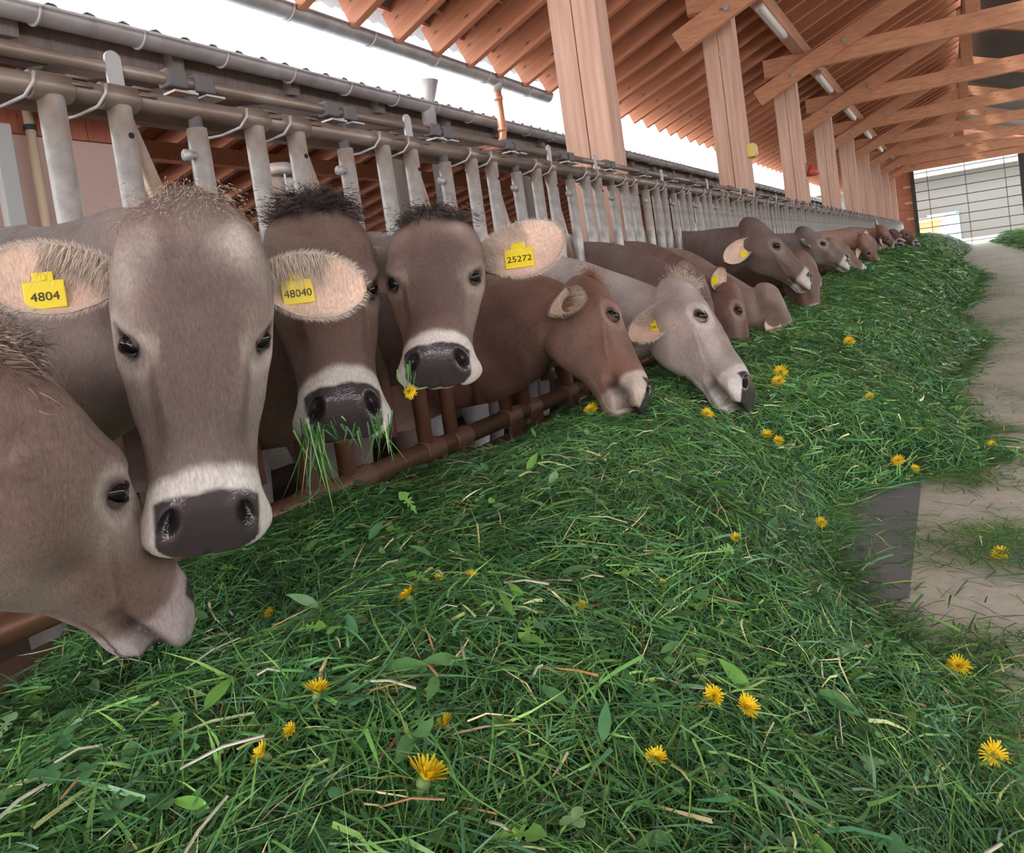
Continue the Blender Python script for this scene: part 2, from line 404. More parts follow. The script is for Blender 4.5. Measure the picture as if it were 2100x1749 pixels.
# tube lamps on the underside of the purlin
for k in range(5):
    ya = PY[k+1]+1.05 if k else 8.95
    root = thing('tube_lamp', (-1.62, ya, 2.80), ['nearest bright tube lamp under the purlin, beside the second post', 'tube lamp under the purlin beside the third post', 'tube lamp under the purlin beside the fourth post', 'tube lamp under the purlin beside the fifth post', 'farthest tube lamp under the purlin, beside the sixth post'][k], 'lamp', 'tube lamps')
    MB().box((0, .7, .1), (.12, 1.5, .05)).build('housing', M['beam'], root, bevel=.01)
    MB().tube([(0, 0, .045), (0, .03, .04), (0, 1.37, .04), (0, 1.4, .045)], [.03, .052, .052, .03], 14).build('tube', M['lampbody'], root, smooth=True)
    MB().tube([(0, 1.44, .045), (0, 1.5, .045)], .045, 12).build('end_cap', M['white'], root)
# yellow box and red lamp on the posts
r = thing('junction_box', (-1.845, PY[1]+.12, 1.2), 'small yellow electrical box on the side of the second post', 'electrical box')
MB().box((.045, 0, 0), (.09, .14, .15)).build('case', M['yellow'], r, bevel=.01); MB().box((.096, 0, 0), (.012, .1, .11)).build('cover', M['cream'], r, bevel=.004)
r = thing('warning_lamp', (-1.86, PY[2]+.16, 1.22), 'red plastic lamp hanging on the third post', 'lamp')
MB().tube([(.03, .0, .15), (.10, .0, .10)], .014, 8).build('arm', M['red'], r); MB().tube([(.10, 0, .12), (.11, 0, .04), (.115, 0, -.05), (.115, 0, -.06)], [.03, .07, .09, .02], 14).build('shade', M['red'], r, smooth=True)

# downpipe from the barn eave over to the neighbouring gutter
g0 = np.array(at_x(1020, 190, EX-.10)); zt = EZ-.04; yd = g0[1]
r = thing('downpipe', (EX-.10, yd, zt), 'copper coloured downpipe with elbows joining the two gutters', 'downpipe')
MB().tube([(0, 0, .04), (0, 0, -.06)], [.085, .05], 14).build('outlet', M['zinc'], r, smooth=True)
pts = [(0, 0, 0), (0, 0, -.50), (-.01, -.02, -.60), (-.05, -.10, -.67), (-.10, -.25, -.70), (-.17, -.75, -.78), (-.20, -1.05, -.84)]
MB().tube(pts, .045, 14).build('pipe', M['copper'], r, smooth=True)
for zz in (-.12, -.46): MB().tube([(0, 0, zz), (0, 0, zz-.045)], .053, 14).build('collar', M['copper'], r, smooth=True)
MB().tube([(-.2, -1.05, -.10), (-.2, -1.05, -.30), (-.2, -1.05, -.86)], [.15, .075, .06], 14).build('outlet', M['zinc'], r, smooth=True)

# the neighbouring shed: roof, rafters, posts, plastered wall
def npt(x): return 1.88+(-4.28-x)*.20 if x > -7.4 else 1.88+3.12*.20-(-7.4-x)*.20
mb = MB()
xs = [-4.28, -7.4, -14.5]; V = []
yy = np.arange(-4, 38, .037)
for x in (-4.22, -7.4): 
    for y in yy: V.append((x, y, npt(x)+.10+.03*max(-.3, math.sin(2*PI*y/.215))))
n = len(yy); structure('ceiling_neighbour', MB().add(V, [(i, i+1, n+i+1, n+i) for i in range(n-1)]).build('ceiling_neighbour', M['tile'], smooth=True))
mb = MB().add([(-4.33, -4, npt(-4.33)+.06), (-4.33, 38, npt(-4.33)+.06), (-7.4, 38, npt(-7.4)+.08), (-7.4, -4, npt(-7.4)+.08)], [(0, 1, 2, 3)])
structure('ceiling_neighbour_near', mb.build('ceiling_neighbour_near', M['darkwood']))
mb = MB().add([(-7.4, -4, npt(-7.4)+.11), (-7.4, 38, npt(-7.4)+.11), (-14.5, 38, npt(-14.5)+.11), (-14.5, -4, npt(-14.5)+.11)], [(0, 1, 2, 3)])
structure('ceiling_neighbour_far', mb.build('ceiling_neighbour_far', M['board']))
structure('wall_far', MB().box((-14.6, 17, .1), (.1, 42, 2.4)).build('wall_far', M['redboard']))
p0 = None; y = -3.0
for i in range(58):
    if p0 is None:
        p0 = MB().beam((-7.3, 0, npt(-7.4)), (-14.4, 0, npt(-14.5)), .09, .2).build('shed_rafter', M['nrafter']); o = p0
    else: o = link(p0.copy())
    o.location = (0, y, 0); y += .62
    tag(o, 'orange brown rafter under the far slope of the neighbouring shed', 'rafter', 'rafters of the neighbouring shed')
p0 = None; y = -3.0
for i in range(36):
    if p0 is None:
        p0 = MB().beam((-4.36, 0, npt(-4.36)-.0), (-7.4, 0, npt(-7.4)-.0), .09, .16).build('shed_rafter', M['oldwood']); o = p0
    else: o = link(p0.copy())
    o.location = (0, y, 0); y += 1.05
    tag(o, 'dark grey rafter behind the neighbouring gutter', 'rafter', 'dark rafters behind the neighbouring gutter')
tag(MB().box((-7.4, 17, 2.10), (.16, 42, .2)).build('shed_beam', M['beam'], bevel=.005), 'long light edged beam under the ridge of the neighbouring shed', 'beam')
tag(MB().box((-4.5, 17, 1.86), (.10, 42, .16)).build('shed_beam', M['oldwood'], bevel=.005), 'grey weathered beam under the neighbouring gutter', 'beam')
pl = 0
for x, y, w, mt in ((-5.2, 4.0, .12, 'greypost'), (-5.2, 6.6, .16, 'oldwood'), (-5.6, 7.9, .12, 'greypost'), (-5.2, 9.4, .15, 'oldwood'), (-5.2, 12.4, .15, 'greypost'), (-5.2, 15.4, .15, 'oldwood'), (-5.2, 19, .15, 'greypost')):
    labs = ['thin dark post behind the gap right of the foremost cow', 'weathered post in the shed behind the dark haired cow', 'grey post in the shed right of the weathered one', 'weathered post in the shed left of the nearest big timber post', 'grey post seen through the bars beside the nearest timber post', 'weathered shed post seen between the bars beyond the nearest timber post', 'farthest grey shed post seen through the fence']
    tag(MB().box((x, y, .4), (w, w, 2.9 if y < 20 else 2.9)).build('shed_post', M[mt], bevel=.005), labs[pl], 'post', 'posts of the neighbouring shed'); pl += 1
# plastered wall with board band
structure('wall_left', MB().box((-6.1, .9, .35), (.2, 5.72, 2.75)).build('wall_left', M['plaster']))
mb = MB()
for k in range(26): mb.box((-5.985, -1.85+k*.22, 1.99), (.03, .213, .52))
tag(mb.build('board_band', M['redboard']), 'band of upright reddish boards above the pink plastered wall', 'cladding')
r = thing('drainpipe', (-5.9, 3.06, -.5), 'slim cream pipe running up the pink wall', 'pipe')
MB().tube([(0, 0, 0), (0, 0, 2.7)], .035, 12).build('pipe', M['cream'], r, smooth=True)
MB().tube([(0, 0, 2.24), (0, 0, 2.28)], .045, 12).build('clamp', M['black'], r)
tag(MB().box((-5.85, 2.82, .6), (.08, .13, 2.3)).build('corner_board', M['white'], bevel=.01), 'pale upright board left of the cream pipe on the pink wall', 'board')
# grey valve unit behind the fence
vp = at_x(578, 380, -2.7)
r = thing('drinking_bowl', tuple(vp), 'grey galvanised drinking valve mounted between the cow heads behind the fence', 'drinking trough')
MB().tube([(0, 0, .05), (0, 0, .07), (0, 0, .10)], [.05, .055, .055], 14).build('cup', M['steel'], r, smooth=True)
MB().box((.0, 0, -.02), (.03, .14, .12)).build('plate', M['steel'], r, bevel=.01)
MB().tube([(0, -.09, -.02), (0, .09, -.02)], .014, 10).build('bolt', M['steel'], r); MB().tube([(.03, 0, .05), (.03, 0, -.1)], .006, 6).build('lever', M['steel'], r)
MB().tube([(0, 0, -.06), (0, 0, -.5), (0, 0, -1.2)], .03, 10).build('pipe', M['steel'], r)

# end wall with the wire gate, yard and building outside
EY = 37.2
DX0, DX1, DZ1 = -1.15, 2.62, 2.95
structure('wall_end', MB().box((-1.62, EY, .9), (.9, .12, 4)).box((4.9, EY, .9), (4.5, .12, 4)).box((2, EY, 3.95), (8.2, .12, 1.9)).build('wall_end', M['board']))
tag(MB().box((.6, EY-.2, DZ1+.16), (6, .14, .24)).build('lintel', M['beam'], bevel=.01), 'heavy timber lintel above the wire gate', 'beam')
structure('trim_3', MB().box((DX0-.08, EY-.12, 1.2), (.16, .16, 3.9)).box((DX1+.1, EY-.12, 1.2), (.2, .16, 3.9)).build('trim_3', M['black']))
mb = MB()
for z in (0, .7, 1.4, 2.1): mb.box((-1.42, EY-.13, z+.1), (.36, .05, .1))
tag(mb.build('rack', M['post']), 'small timber rack beside the wire gate', 'rack')
r = thing('wire_gate', ((DX0+DX1)/2, EY-.12, float(floor_z(EY))), 'tall gate of dark horizontal and vertical wires in the end wall', 'gate')
w = DX1-DX0; h = DZ1-float(floor_z(EY)); mb = MB()
for k in range(9): z = h*(k+.3)/8.9; mb.tube([(-w/2, 0, z), (w/2, 0, z)], .022, 6)
mb.build('cross_wires', M['wire'], r)
mb = MB()
for k in (.13, .5, .87): mb.tube([(-w/2+k*w, -.02, 0), (-w/2+k*w, -.02, h)], .016, 6)
mb.build('upright_wires', M['wire'], r)
# outside
structure('ground_outside', MB().box((8, 62, -.66), (80, 48, .1)).build('ground_outside', mat('pale_yard', (.55, .54, .5), .9)))
r = thing('farm_building', (3, 52, -.6), 'pale farm building across the yard behind the wire gate', 'building')
MB().box((0, 3, 2.2), (26, 6, 4.4)).build('wall', M['facade'], r)
MB().box((0, -.5, 4.55), (26, 1.2, .9)).build('fascia', M['white'], r); MB().box((0, 2, 5.1), (27, 8, .2)).build('roof', M['tile'], r)
MB().box((-4.6, -.5, 1.5), (2.6, 1.2, .25)).build('canopy', M['orange'], r); MB().box((-4.6, -.1, .7), (2.2, .3, 1.4)).build('door', M['orange'], r)
wf = MB().box((-2.55, -.06, .9), (.12, .1, 1.7)).box((-3.35, -.06, 1.72), (1.6, .1, .12)).build('window_frame', M['blue'], r)
MB().box((-3.3, -.03, .9), (1.5, .05, 1.6)).build('pane', M['glass'], wf)
MB().box((2.4, -.3, 2.0), (2.6, .6, .22)).build('canopy', M['orange'], r); MB().box((2.4, -.1, 1.2), (2.3, .3, 1.4)).build('door', M['white'], r)

# ================================================================== the feed fence
ZR = .605; ZB = -.53
def strap_clamp(parent, y, name='clamp', lug=False):
    mb = MB()
    mb.tube([(0, -.046, 0), (0, -.042, 0), (0, .042, 0), (0, .046, 0)], [.029, .0325, .0325, .029], 24)
    mb.box((.006, .060, .029), (.024, .05, .007)).box((.024, .060, .006), (.020, .05, .005))
    o = mb.build(name, M['rail'], parent, smooth=True); o.location = (0, y, 0)
    st = MB().tube([(.035, -.045, .018), (.038, -.052, -.006), (.02, -.065, -.034), (-.03, -.09, -.048), (-.075, -.10, -.046)], .0042, 8)
    s = st.build('strap', M['zinc'], o, smooth=True)
    return o
def upright(parent, y, zt, zb, r, name='upright', tilt=0, hole=True, x=-.0):
    mb = MB(); mb.tube([(x, y, zt), (x, y+tilt*.5, (zt+zb)/2), (x, y+tilt, zb)], r, 16)
    o = mb.build(name, M['steel'], parent, smooth=True)
    if hole:
        hb = MB().tube([(x+r-.002, y+tilt*.12+.002, zt-.075), (x+r+.0008, y+tilt*.12+.002, zt-.075)], .0075, 10); hb.build('bolt_hole', M['hole'], o)
    return o
def feed_panel():
    """one panel of seven feeding places; local origin on the top rail"""
    root = thing('feed_fence_panel', (FX, 0, ZR), '', 'feed fence', 'panels of the feed fence')
    NP = 7; L = NP*PER; zb = ZB-ZR
    MB().tube([(0, 0, 0), (0, L, 0)], .0265, 16).build('top_rail', M['rail'], root, smooth=True)
    MB().box((-.075, L/2, -.012), (.03, L, .042)).build('rear_rail', M['rail'], root, bevel=.003)
    MB().tube([(-.01, 0, .075), (-.01, L, .075)], .0165, 12).build('locking_rod', M['rail'], root, smooth=True)
    MB().tube([(0, 0, zb), (0, L, zb)], .036, 16).build('bottom_rail', M['rail'], root, smooth=True)
    protos = {}
    def place(key, fn, y):
        if key not in protos:
            o = fn(); protos[key] = o; o.location.y += y; return o
        s_ = protos[key][0] if isinstance(protos[key], tuple) else protos[key]
        c = s_.copy(); link(c, root); c.location.y = s_.location.y+(y-Y_of[key])
        for ch in s_.children: link(ch.copy(), c)
        return c
    Y_of = {}
    def put(key, fn, y):
        if key not in Y_of: Y_of[key] = y
        place(key, fn, y)
    for p in range(NP):
        y = p*PER
        put('A', lambda: upright(root, 0, -.022, zb+.02, .0285, hole=False), y)
        put('B', lambda: upright(root, 0, -.022, zb+.02, .0285), y+.283*PER)
        put('D', lambda: upright(root, 0, -.03, -.60, .022, 'slanted_bar', tilt=.175, hole=False, x=-.030), y+.325*PER)
        def sleeve():
            o = MB().tube([(0, 0, -.05), (0, .006, -.45), (0, .012, zb+.10)], .0265, 16).build('locking_pole', M['steel'], root, smooth=True)
            MB().tube([(0, 0, .04), (0, 0, -.06)], .018, 12).build('inner_rod', M['rubber'], o, smooth=True)
            k = MB().tube([(.004, -.052, -.125), (.004, -.036, -.125)], .0155, 14); k.tube([(.004, -.038, -.125), (.004, .0, -.125)], .009, 8); k.build('stop_knob', M['zinc'], o, smooth=True)
            return o
        put('C', sleeve, y+.655*PER)
        put('CA', lambda: strap_clamp(root, 0), y); put('CB', lambda: strap_clamp(root, 0), y+.283*PER)
        def foot():
            mb = MB().tube([(0, -.055, 0), (0, -.050, 0), (0, .050, 0), (0, .055, 0)], [.038, .042, .042, .038], 24); mb.box((.03, .03, -.055), (.02, .03, .06)).box((.03, -.03, -.055), (.02, .03, .06))
            o = mb.build('foot_clamp', M['steel'], root); o.location = (0, 0, zb); return o
        put('FA', foot, y+.02); put('FB', foot, y+.36*PER)
        def latch():
            mb = MB().box((-.008, -.042, .076), (.046, .062, .048)).box((-.008, .042, .074), (.046, .062, .048))
            o = mb.build('rubber_block', M['rubber'], root, bevel=.007)
            pm = MB().box((0, -.03, .038), (.05, .07, .006)).box((0, .06, .040), (.05, .06, .005)).tube([(0, 0, .03), (0, 0, .05)], .014, 10); pm.build('latch_plate', M['steel'], o)
            return o
        put('K', latch, y+.655*PER)
        if p % 2 == 0:
            def lug():
                mb = MB().box((.004, 0, .055), (.008, .040, .08)); mb.tube([(.0, 0, .094), (.008, 0, .094)], .020, 20)
                return mb.build('rod_bracket', M['zinc'], root)
            put('G', lug, y+.283*PER)
    return root
def copy_tree(o, parent=None):
    c = o.copy(); COL.objects.link(c); c.parent = parent
    for ch in o.children: copy_tree(ch, c)
    return c
fp = feed_panel()
flab = ['nearest panel of the galvanised self locking feed fence, behind the foremost cow', 'second feed fence panel, beside the nearest big timber post', 'third feed fence panel, ending near the second timber post',
        'fourth feed fence panel from the camera', 'fifth feed fence panel from the camera', 'sixth feed fence panel from the camera', 'seventh feed fence panel from the camera', 'eighth feed fence panel from the camera', 'last feed fence panel before the end wall']
for k in range(9):
    r = fp if k == 0 else copy_tree(fp)
    r.location = (FX, YA0-2*PER+k*7*PER, ZR); r['label'] = flab[k]

# ================================================================== the cows
# head frame: s sideways, n out of the forehead, t from the poll (0) down the face to the muzzle (.575)
_T   = np.array([-.05, -.02, .02, .06, .10, .16, .20, .25, .31, .37, .43, .47, .505, .535, .558, .572])
_TOP = np.array([-.06, -.02, .004, .014, .016, .013, .008, .001, -.005, -.009, -.013, -.018, -.030, -.052, -.078, -.096])
_BOT = np.array([-.10, -.15, -.190, -.222, -.248, -.268, -.270, -.257, -.228, -.196, -.170, -.158, -.154, -.153, -.140, -.118])
_WID = np.array([.055, .095, .117, .128, .132, .131, .127, .115, .101, .090, .085, .089, .097, .097, .080, .040])
_NC  = np.array([-.08, -.075, -.072, -.07, -.066, -.066, -.068, -.078, -.088, -.092, -.092, -.092, -.096, -.104, -.106, -.106])
def head_mesh(sc, jaw=1.0):
    t = np.concatenate([np.linspace(-.05, .47, 44), np.linspace(.478, .572, 18)])
    def itp(a):
        k = np.interp(np.linspace(-.05, .572, 400), _T, a); g = np.exp(-np.linspace(-2, 2, 15)**2); g /= g.sum()
        kp = np.pad(k, 7, mode='edge'); k = np.convolve(kp, g, 'valid'); return np.interp(t, np.linspace(-.05, .572, 400), k)
    top, bot, wid, nc = map(itp, (_TOP, _BOT, _WID, _NC)); n = 48; V = []
    for i in range(len(t)):
        th = np.arange(n)*2*PI/n; c, s_ = np.cos(th), np.sin(th); up = s_ > 0
        e = np.where(up, 2.5, 2.15); cx = np.sign(c)*np.abs(c)**(2/e); sx = np.sign(s_)*np.abs(s_)**(2/e)
        x = wid[i]*cx; z = np.where(up, nc[i]+(top[i]-nc[i])*sx, nc[i]+(nc[i]-bot[i])*sx)
        x = x*np.where(up, 1-.10*np.abs(sx)**2, 1-.34*np.abs(sx)**1.5)
        V.append(np.stack([x, z, np.full(n, t[i])], 1))
    m = len(t); V = np.concatenate(V); F = []
    for i in range(m-1):
        for k in range(n): F.append((i*n+k, i*n+(k+1) % n, (i+1)*n+(k+1) % n, (i+1)*n+k))
    F.append(tuple(range(n))[::-1]); F.append(tuple((m-1)*n+k for k in range(n)))
    return V*sc, F
def loft(pts, rw, rh, ups=None, n=28, low=1.0):
    """closed elliptical tube, pts in world; rw sideways radius, rh vertical radius"""
    P = np.array(pts, float); m = len(P); T = np.gradient(P, axis=0); T /= np.linalg.norm(T, axis=1)[:, None]; V = []
    for i in range(m):
        u = np.array([0, 0, 1.]) if ups is None else ups[i]
        u = u-T[i]*(u@T[i]); u /= np.linalg.norm(u); w = np.cross(T[i], u); th = np.arange(n)*2*PI/n
        k = 1-.18*np.sin(th)*(1 if low else 0)         # narrower crest, fuller below
        V.append(P[i]+rw[i]*(np.cos(th)*k)[:, None]*w+rh[i]*np.sin(th)[:, None]*u)
    V = np.concatenate(V); F = []
    for i in range(m-1):
        for k in range(n): F.append((i*n+k, i*n+(k+1) % n, (i+1)*n+(k+1) % n, (i+1)*n+k))
    F.append(tuple(range(n))[::-1]); F.append(tuple((m-1)*n+k for k in range(n)))
    return V, F
def hermite(a, ta, b, tb, n):
    t = np.linspace(0, 1, n)[:, None]
    return (2*t**3-3*t**2+1)*a+(t**3-2*t**2+t)*ta+(-2*t**3+3*t**2)*b+(t**3-t**2)*tb
def remeshed(parts, voxel, smooth_it):
    """one closed surface from overlapping closed shells"""
    mb = MB()
    for v, f in parts: mb.add(v, f)
    o = mb.build('tmp', None)
    r = o.modifiers.new('r', 'REMESH'); r.mode = 'VOXEL'; r.voxel_size = voxel
    s = o.modifiers.new('s', 'SMOOTH'); s.factor = .5; s.iterations = smooth_it
    dg = bpy.context.evaluated_depsgraph_get(); e = o.evaluated_get(dg); me = e.to_mesh()
    n = len(me.vertices); V = np.empty(n*3, np.float32); me.vertices.foreach_get('co', V); V = V.reshape(-1, 3).astype(float)
    nl = len(me.loops); Lv = np.empty(nl, np.int32); me.loops.foreach_get('vertex_index', Lv)
    q = np.empty(len(me.polygons), np.int32); me.polygons.foreach_get('loop_total', q)
    assert (q == 4).all()
    F = Lv.reshape(-1, 4); e.to_mesh_clear(); d = o.data; bpy.data.objects.remove(o); bpy.data.meshes.remove(d)
    return V, F
def gau(*q):
    return np.exp(-sum(((a-b)/c)**2 for a, b, c in q))
EYE = np.array([.105, -.042, .220])
def nostril(a, t):
    x, y = a-.056-.25*(t-.516), t-.516; y = y-9*(x-.006)**2
    return x/.0135, y/.0195
def shape_head(h, op=0, detail=True, eyeopen=1):
    """h: (N,3) head coords divided by scale; returns displaced copy"""
    s, n, t = h[:, 0].copy(), h[:, 1].copy(), h[:, 2].copy(); a = np.abs(s); sg = np.sign(s+1e-9); d = np.zeros_like(h)
    # crest of the poll and shallow dip of the forehead
    d[:, 2] -= .030*gau((s, 0, .055), (t, -.04, .05), (n, -.05, .06)); d[:, 1] += .012*gau((s, 0, .05), (t, .0, .035))*(n > -.08)
    d[:, 1] -= .007*gau((s, 0, .035), (t, .13, .07))*(n > -.05)
    # brow ridges, sockets, lids
    d[:, 0] += sg*(.013*gau((a, .10, .05), (n, -.018, .022), (t, .190, .036)))
    d[:, 1] += .012*gau((a, .088, .026), (n, -.0, .05), (t, .188, .040))
    sock = gau((a, .115, .05), (n, EYE[1], .022), (t, EYE[2]+.004, .030)); d[:, 0] -= sg*.016*sock
    d[:, 0] += sg*.006*gau((a, .11, .05), (n, EYE[1]-.034, .014), (t, EYE[2]+.018, .035))
    d[:, 0] -= sg*.008*gau((a, .10, .05), (n, -.035, .022), (t, .275, .030))          # hollow below the eye
    d[:, 0] += sg*.008*gau((a, .09, .04), (n, -.082, .016), (t, .31, .060))           # cheek crest
    d[:, 0] -= sg*.008*gau((a, .08, .04), (n, -.045, .024), (t, .38, .055))           # hollow beside the nose bridge
    d[:, 0] += sg*.016*gau((a, .10, .08), (n, -.155, .050), (t, .165, .070))          # jaw muscle
    d[:, 0] -= sg*.008*gau((a, .09, .06), (n, -.150, .040), (t, .285, .035))
    d[:, 0] -= sg*.012*gau((a, .12, .05), (n, -.10, .040), (t, .06, .04))             # temple behind the eye
    # tear groove with a ridge beside it, folds above the eye, vein on the cheek
    tl = sstep(t, .215, .235)*sstep(t, .40, .33); gx = .096-.20*(t-.22)+.25*(t-.22)**2
    d[:, 1] -= .0050*np.exp(-((a-gx)/.0075)**2)*tl*(n > -.09); d[:, 1] += .0042*np.exp(-((a-gx+.015)/.0085)**2)*tl*(n > -.09)
    tf = sstep(t, .09, .12)*sstep(t, .20, .175)
    for k_ in (0, 1, 2): d[:, 0] -= sg*.0030*np.exp(-((n+.012+.016*k_-.12*(t-.15))/.0045)**2)*tf*(a > .06)
    d[:, 0] += sg*.0045*np.exp(-((n+.105+.28*(t-.30))/.006)**2)*sstep(t, .24, .28)*sstep(t, .42, .38)*(a > .04)
    d[:, 1] += .003*vnoise(np.stack([s*18+7, n*18, t*14], 1), 77)*sstep(t, .0, .05)*sstep(t, .47, .42)
    # lips: upper lip full at the side, chin below
    d[:, 0] += sg*.008*gau((a, .09, .05), (n, -.098, .018), (t, .52, .030))
    if detail:
        # nostrils: comma shaped hollow on the slanting front of the pad
        u, v = nostril(a, t); m = (t > .47) & (n > -.115)
        cav = np.exp(-(u**2+v**2)**1.3)*m; rim = np.exp(-((u/1.75)**2+(v/1.9)**2)**1.5)*m
        d[:, 2] -= .030*cav-.008*rim; d[:, 1] -= .024*cav-.010*rim; d[:, 0] += sg*.004*rim-sg*.004*cav
        d[:, 2] -= .007*gau((s, 0, .007), (n, -.10, .03))*(t > .52)                     # philtrum
    # mouth
    nm = -.121+.02*sstep(t, .56, .575)-.012*sstep(t, .52, .42); ml = sstep(t, .405, .44)
    g = np.exp(-((n-nm)/.0055)**2)*ml; d[:, 0] -= sg*.015*g; d[:, 2] -= .018*g*sstep(t, .50, .54)
    below = sstep(nm-n, -.002, .008)*sstep(t, .30, .54)
    d[:, 1] -= below*(.004+.042*op); d[:, 2] -= below*.012*(1+op)
    d[:, 0] -= sg*below*.010*(a > .03)
    return h+d, g
def coat_colour(h, style, world):
    s, n, t = h.T; a = np.abs(s); N = len(h)
    base, light, dark = [np.array(style[k]) for k in ('base', 'light', 'dark')]
    nz = vnoise(world*7, 3)*.5+vnoise(world*17, 4)*.3
    c = base*(1+.16*nz)[:, None]*(1+np.outer(np.clip(.5+vnoise(world*5+9, 14), 0, 1), [.05, -.04, -.07]))
    def lay(col, m): nonlocal c; m = np.clip(m, 0, 1)[:, None]; c = c*(1-m)+np.array(col)*m
    head = sstep(t, -.14, -.02)*sstep(n, -.34, -.24)
    # light patches on the forehead, around the eyes, along the throat; darker face centre
    lt2 = np.minimum(light*1.25, .75); lay(lt2, head*.95*style.get('crown', .5)*gau((a, .060, .038), (t, .062, .050), (n, .0, .07))*(.9+1.1*vnoise(np.stack([s*26, t*12], 1), 12)))
    lay(light, head*.5*style.get('crown', .5)*gau((a, .10, .03), (t, .13, .08), (n, -.03, .05)))
    lay(light, head*.45*style.get('crown', .5)*gau((a, .085, .022), (t, .33, .10), (n, -.05, .05)))
    lay(dark, head*style.get('face', .6)*sstep(t, .03, .13)*sstep(t, .47, .36)*np.exp(-(a/.085)**4)*sstep(n, -.09, -.02))
    lay(light, head*.55*gau((a, .10, .05), (n, -.075, .035), (t, .25, .06)))
    lay(light, head*.35*sstep(n, -.12, -.2)*sstep(t, .1, .3))
    lay(dark, head*.55*gau((a, .10, .07), (n, -.09, .05), (t, .12, .06)))
    lay(light, .32*(1-head)*sstep(world[:, 2], -.05, -.32)*(world[:, 0] > -1.75))
    # dark skin round the eye
    e = np.sqrt(((n-EYE[1])/.017)**2+((t-EYE[2]-.003)/.026)**2); lay((.05, .036, .034), head*(a > .06)*sstep(e, 1.25, .95))
    lay(light, head*(a > .06)*.7*np.exp(-((e-1.9)/.45)**2))
    # white muzzle ring and dark pad
    wob = .006*vnoise(np.stack([s*40, n*40], 1), 5)
    ringt = .437+.012*(a/.09)**2+wob+.03*sstep(n, -.06, -.15)
    w = head*sstep(t, ringt-.010, ringt+.012)*sstep(n, -.20, -.165); lay(style.get('muzzle', (.70, .66, .61)), w)
    lay((.62, .42, .36), head*w*.6*np.exp(-((n+.13)/.012)**2)*sstep(t, .46, .52))
    padw = .079-.036*sstep(n, -.072, -.112)-.010*sstep(n, -.045, -.02)
    padt = .474+.010*(a/.08)**4+.004*vnoise(np.stack([s*60, n*60], 1), 6)
    pad = head*sstep(t, padt-.004, padt+.004)*sstep(a, padw+.003, padw-.003)*sstep(n, -.1195, -.1155)
    lay(style.get('pad', (.058, .046, .050)), pad)
    u, v = nostril(a, t); lay((.008, .006, .007), pad*np.exp(-((u/1.05)**2+(v/1.05)**2)**3))
    return c, pad
def ear_mesh(base, dl, df, L, Wd, nu=22, nv=15, flip=1, curl=.9):
    """cupped leaf shaped ear; returns verts, faces, inner flag, local (u,v)"""
    dl = dl/np.linalg.norm(dl); df = df-dl*(df@dl); df /= np.linalg.norm(df); dw = np.cross(dl, df)*flip
    u = np.linspace(0, 1, nu); v = np.linspace(-1, 1, nv); U, Vv = np.meshgrid(u, v, indexing='ij')
    wu = Wd/2*np.interp(u, [0, .08, .2, .38, .55, .72, .86, .95, 1], [.36, .46, .72, .95, 1.0, .93, .70, .42, .06])[:, None]
    cup = (.030*np.interp(u, [0, .3, 1], [1.5, 1.1, .35]))[:, None]*curl
    ctr = (base[None, None]+dl*(U*L)[..., None]-df*(.018*np.sin(U*PI*.9)*L/.2)[..., None])
    inn = ctr+dw*(np.sin(Vv*PI/2*.96)*wu)[..., None]-df*(cup*(np.cos(Vv*PI/2)))[..., None]
    th = (.0035+.006*(1-np.abs(Vv)**2)*(1-.6*U))[..., None]
    out = inn-df*th*1.6
    n = nu*nv; V = np.concatenate([inn.reshape(-1, 3), out.reshape(-1, 3)]); F = []
    for i in range(nu-1):
        for k in range(nv-1):
            a_ = i*nv+k; F.append((a_, a_+nv, a_+nv+1, a_+1)); F.append((n+a_, n+a_+1, n+a_+nv+1, n+a_+nv))
        F.append((i*nv, n+i*nv, n+(i+1)*nv, (i+1)*nv)); F.append((i*nv+nv-1, (i+1)*nv+nv-1, n+(i+1)*nv+nv-1, n+i*nv+nv-1))
    for k in range(nv-1):
        F.append(((nu-1)*nv+k, n+(nu-1)*nv+k, n+(nu-1)*nv+k+1, (nu-1)*nv+k+1)); F.append((k, k+1, n+k+1, n+k))
    if flip < 0: F = [q[::-1] for q in F]
    inner = np.concatenate([np.ones(n), np.zeros(n)]); uu = np.concatenate([U.ravel()]*2); vv = np.concatenate([Vv.ravel()]*2)
    return V, np.array(F), inner, uu, vv, (dl, dw, df)
def strips(roots, dirs, lens, width, droop, cols, nseg=3, side=None):
    """flat tapering hair or grass strips"""
    N = len(roots); t = np.linspace(0, 1, nseg+1)
    if side is None:
        r = rng.normal(size=(N, 3)); side = np.cross(dirs, r)
    side = side/np.linalg.norm(side, axis=1)[:, None]
    P = roots[:, None]+dirs[:, None]*(lens[:, None]*t)[..., None]+droop[:, None]*(lens[:, None]*t**2)[..., None]
    w = (np.asarray(width).reshape(-1, 1)*np.array([1, .9, .62, .06][:nseg+1] if nseg == 3 else np.linspace(1, .08, nseg+1)))[..., None]
    V = np.stack([P-side[:, None]*w/2, P+side[:, None]*w/2], 2).reshape(-1, 3)
    b = (np.arange(N)*(nseg+1)*2)[:, None, None]; k = (np.arange(nseg)*2)[None, :, None]
    F = (b+k+np.array([0, 1, 3, 2])[None, None]).reshape(-1, 4)
    return V, F, np.repeat(cols, (nseg+1)*2, 0)
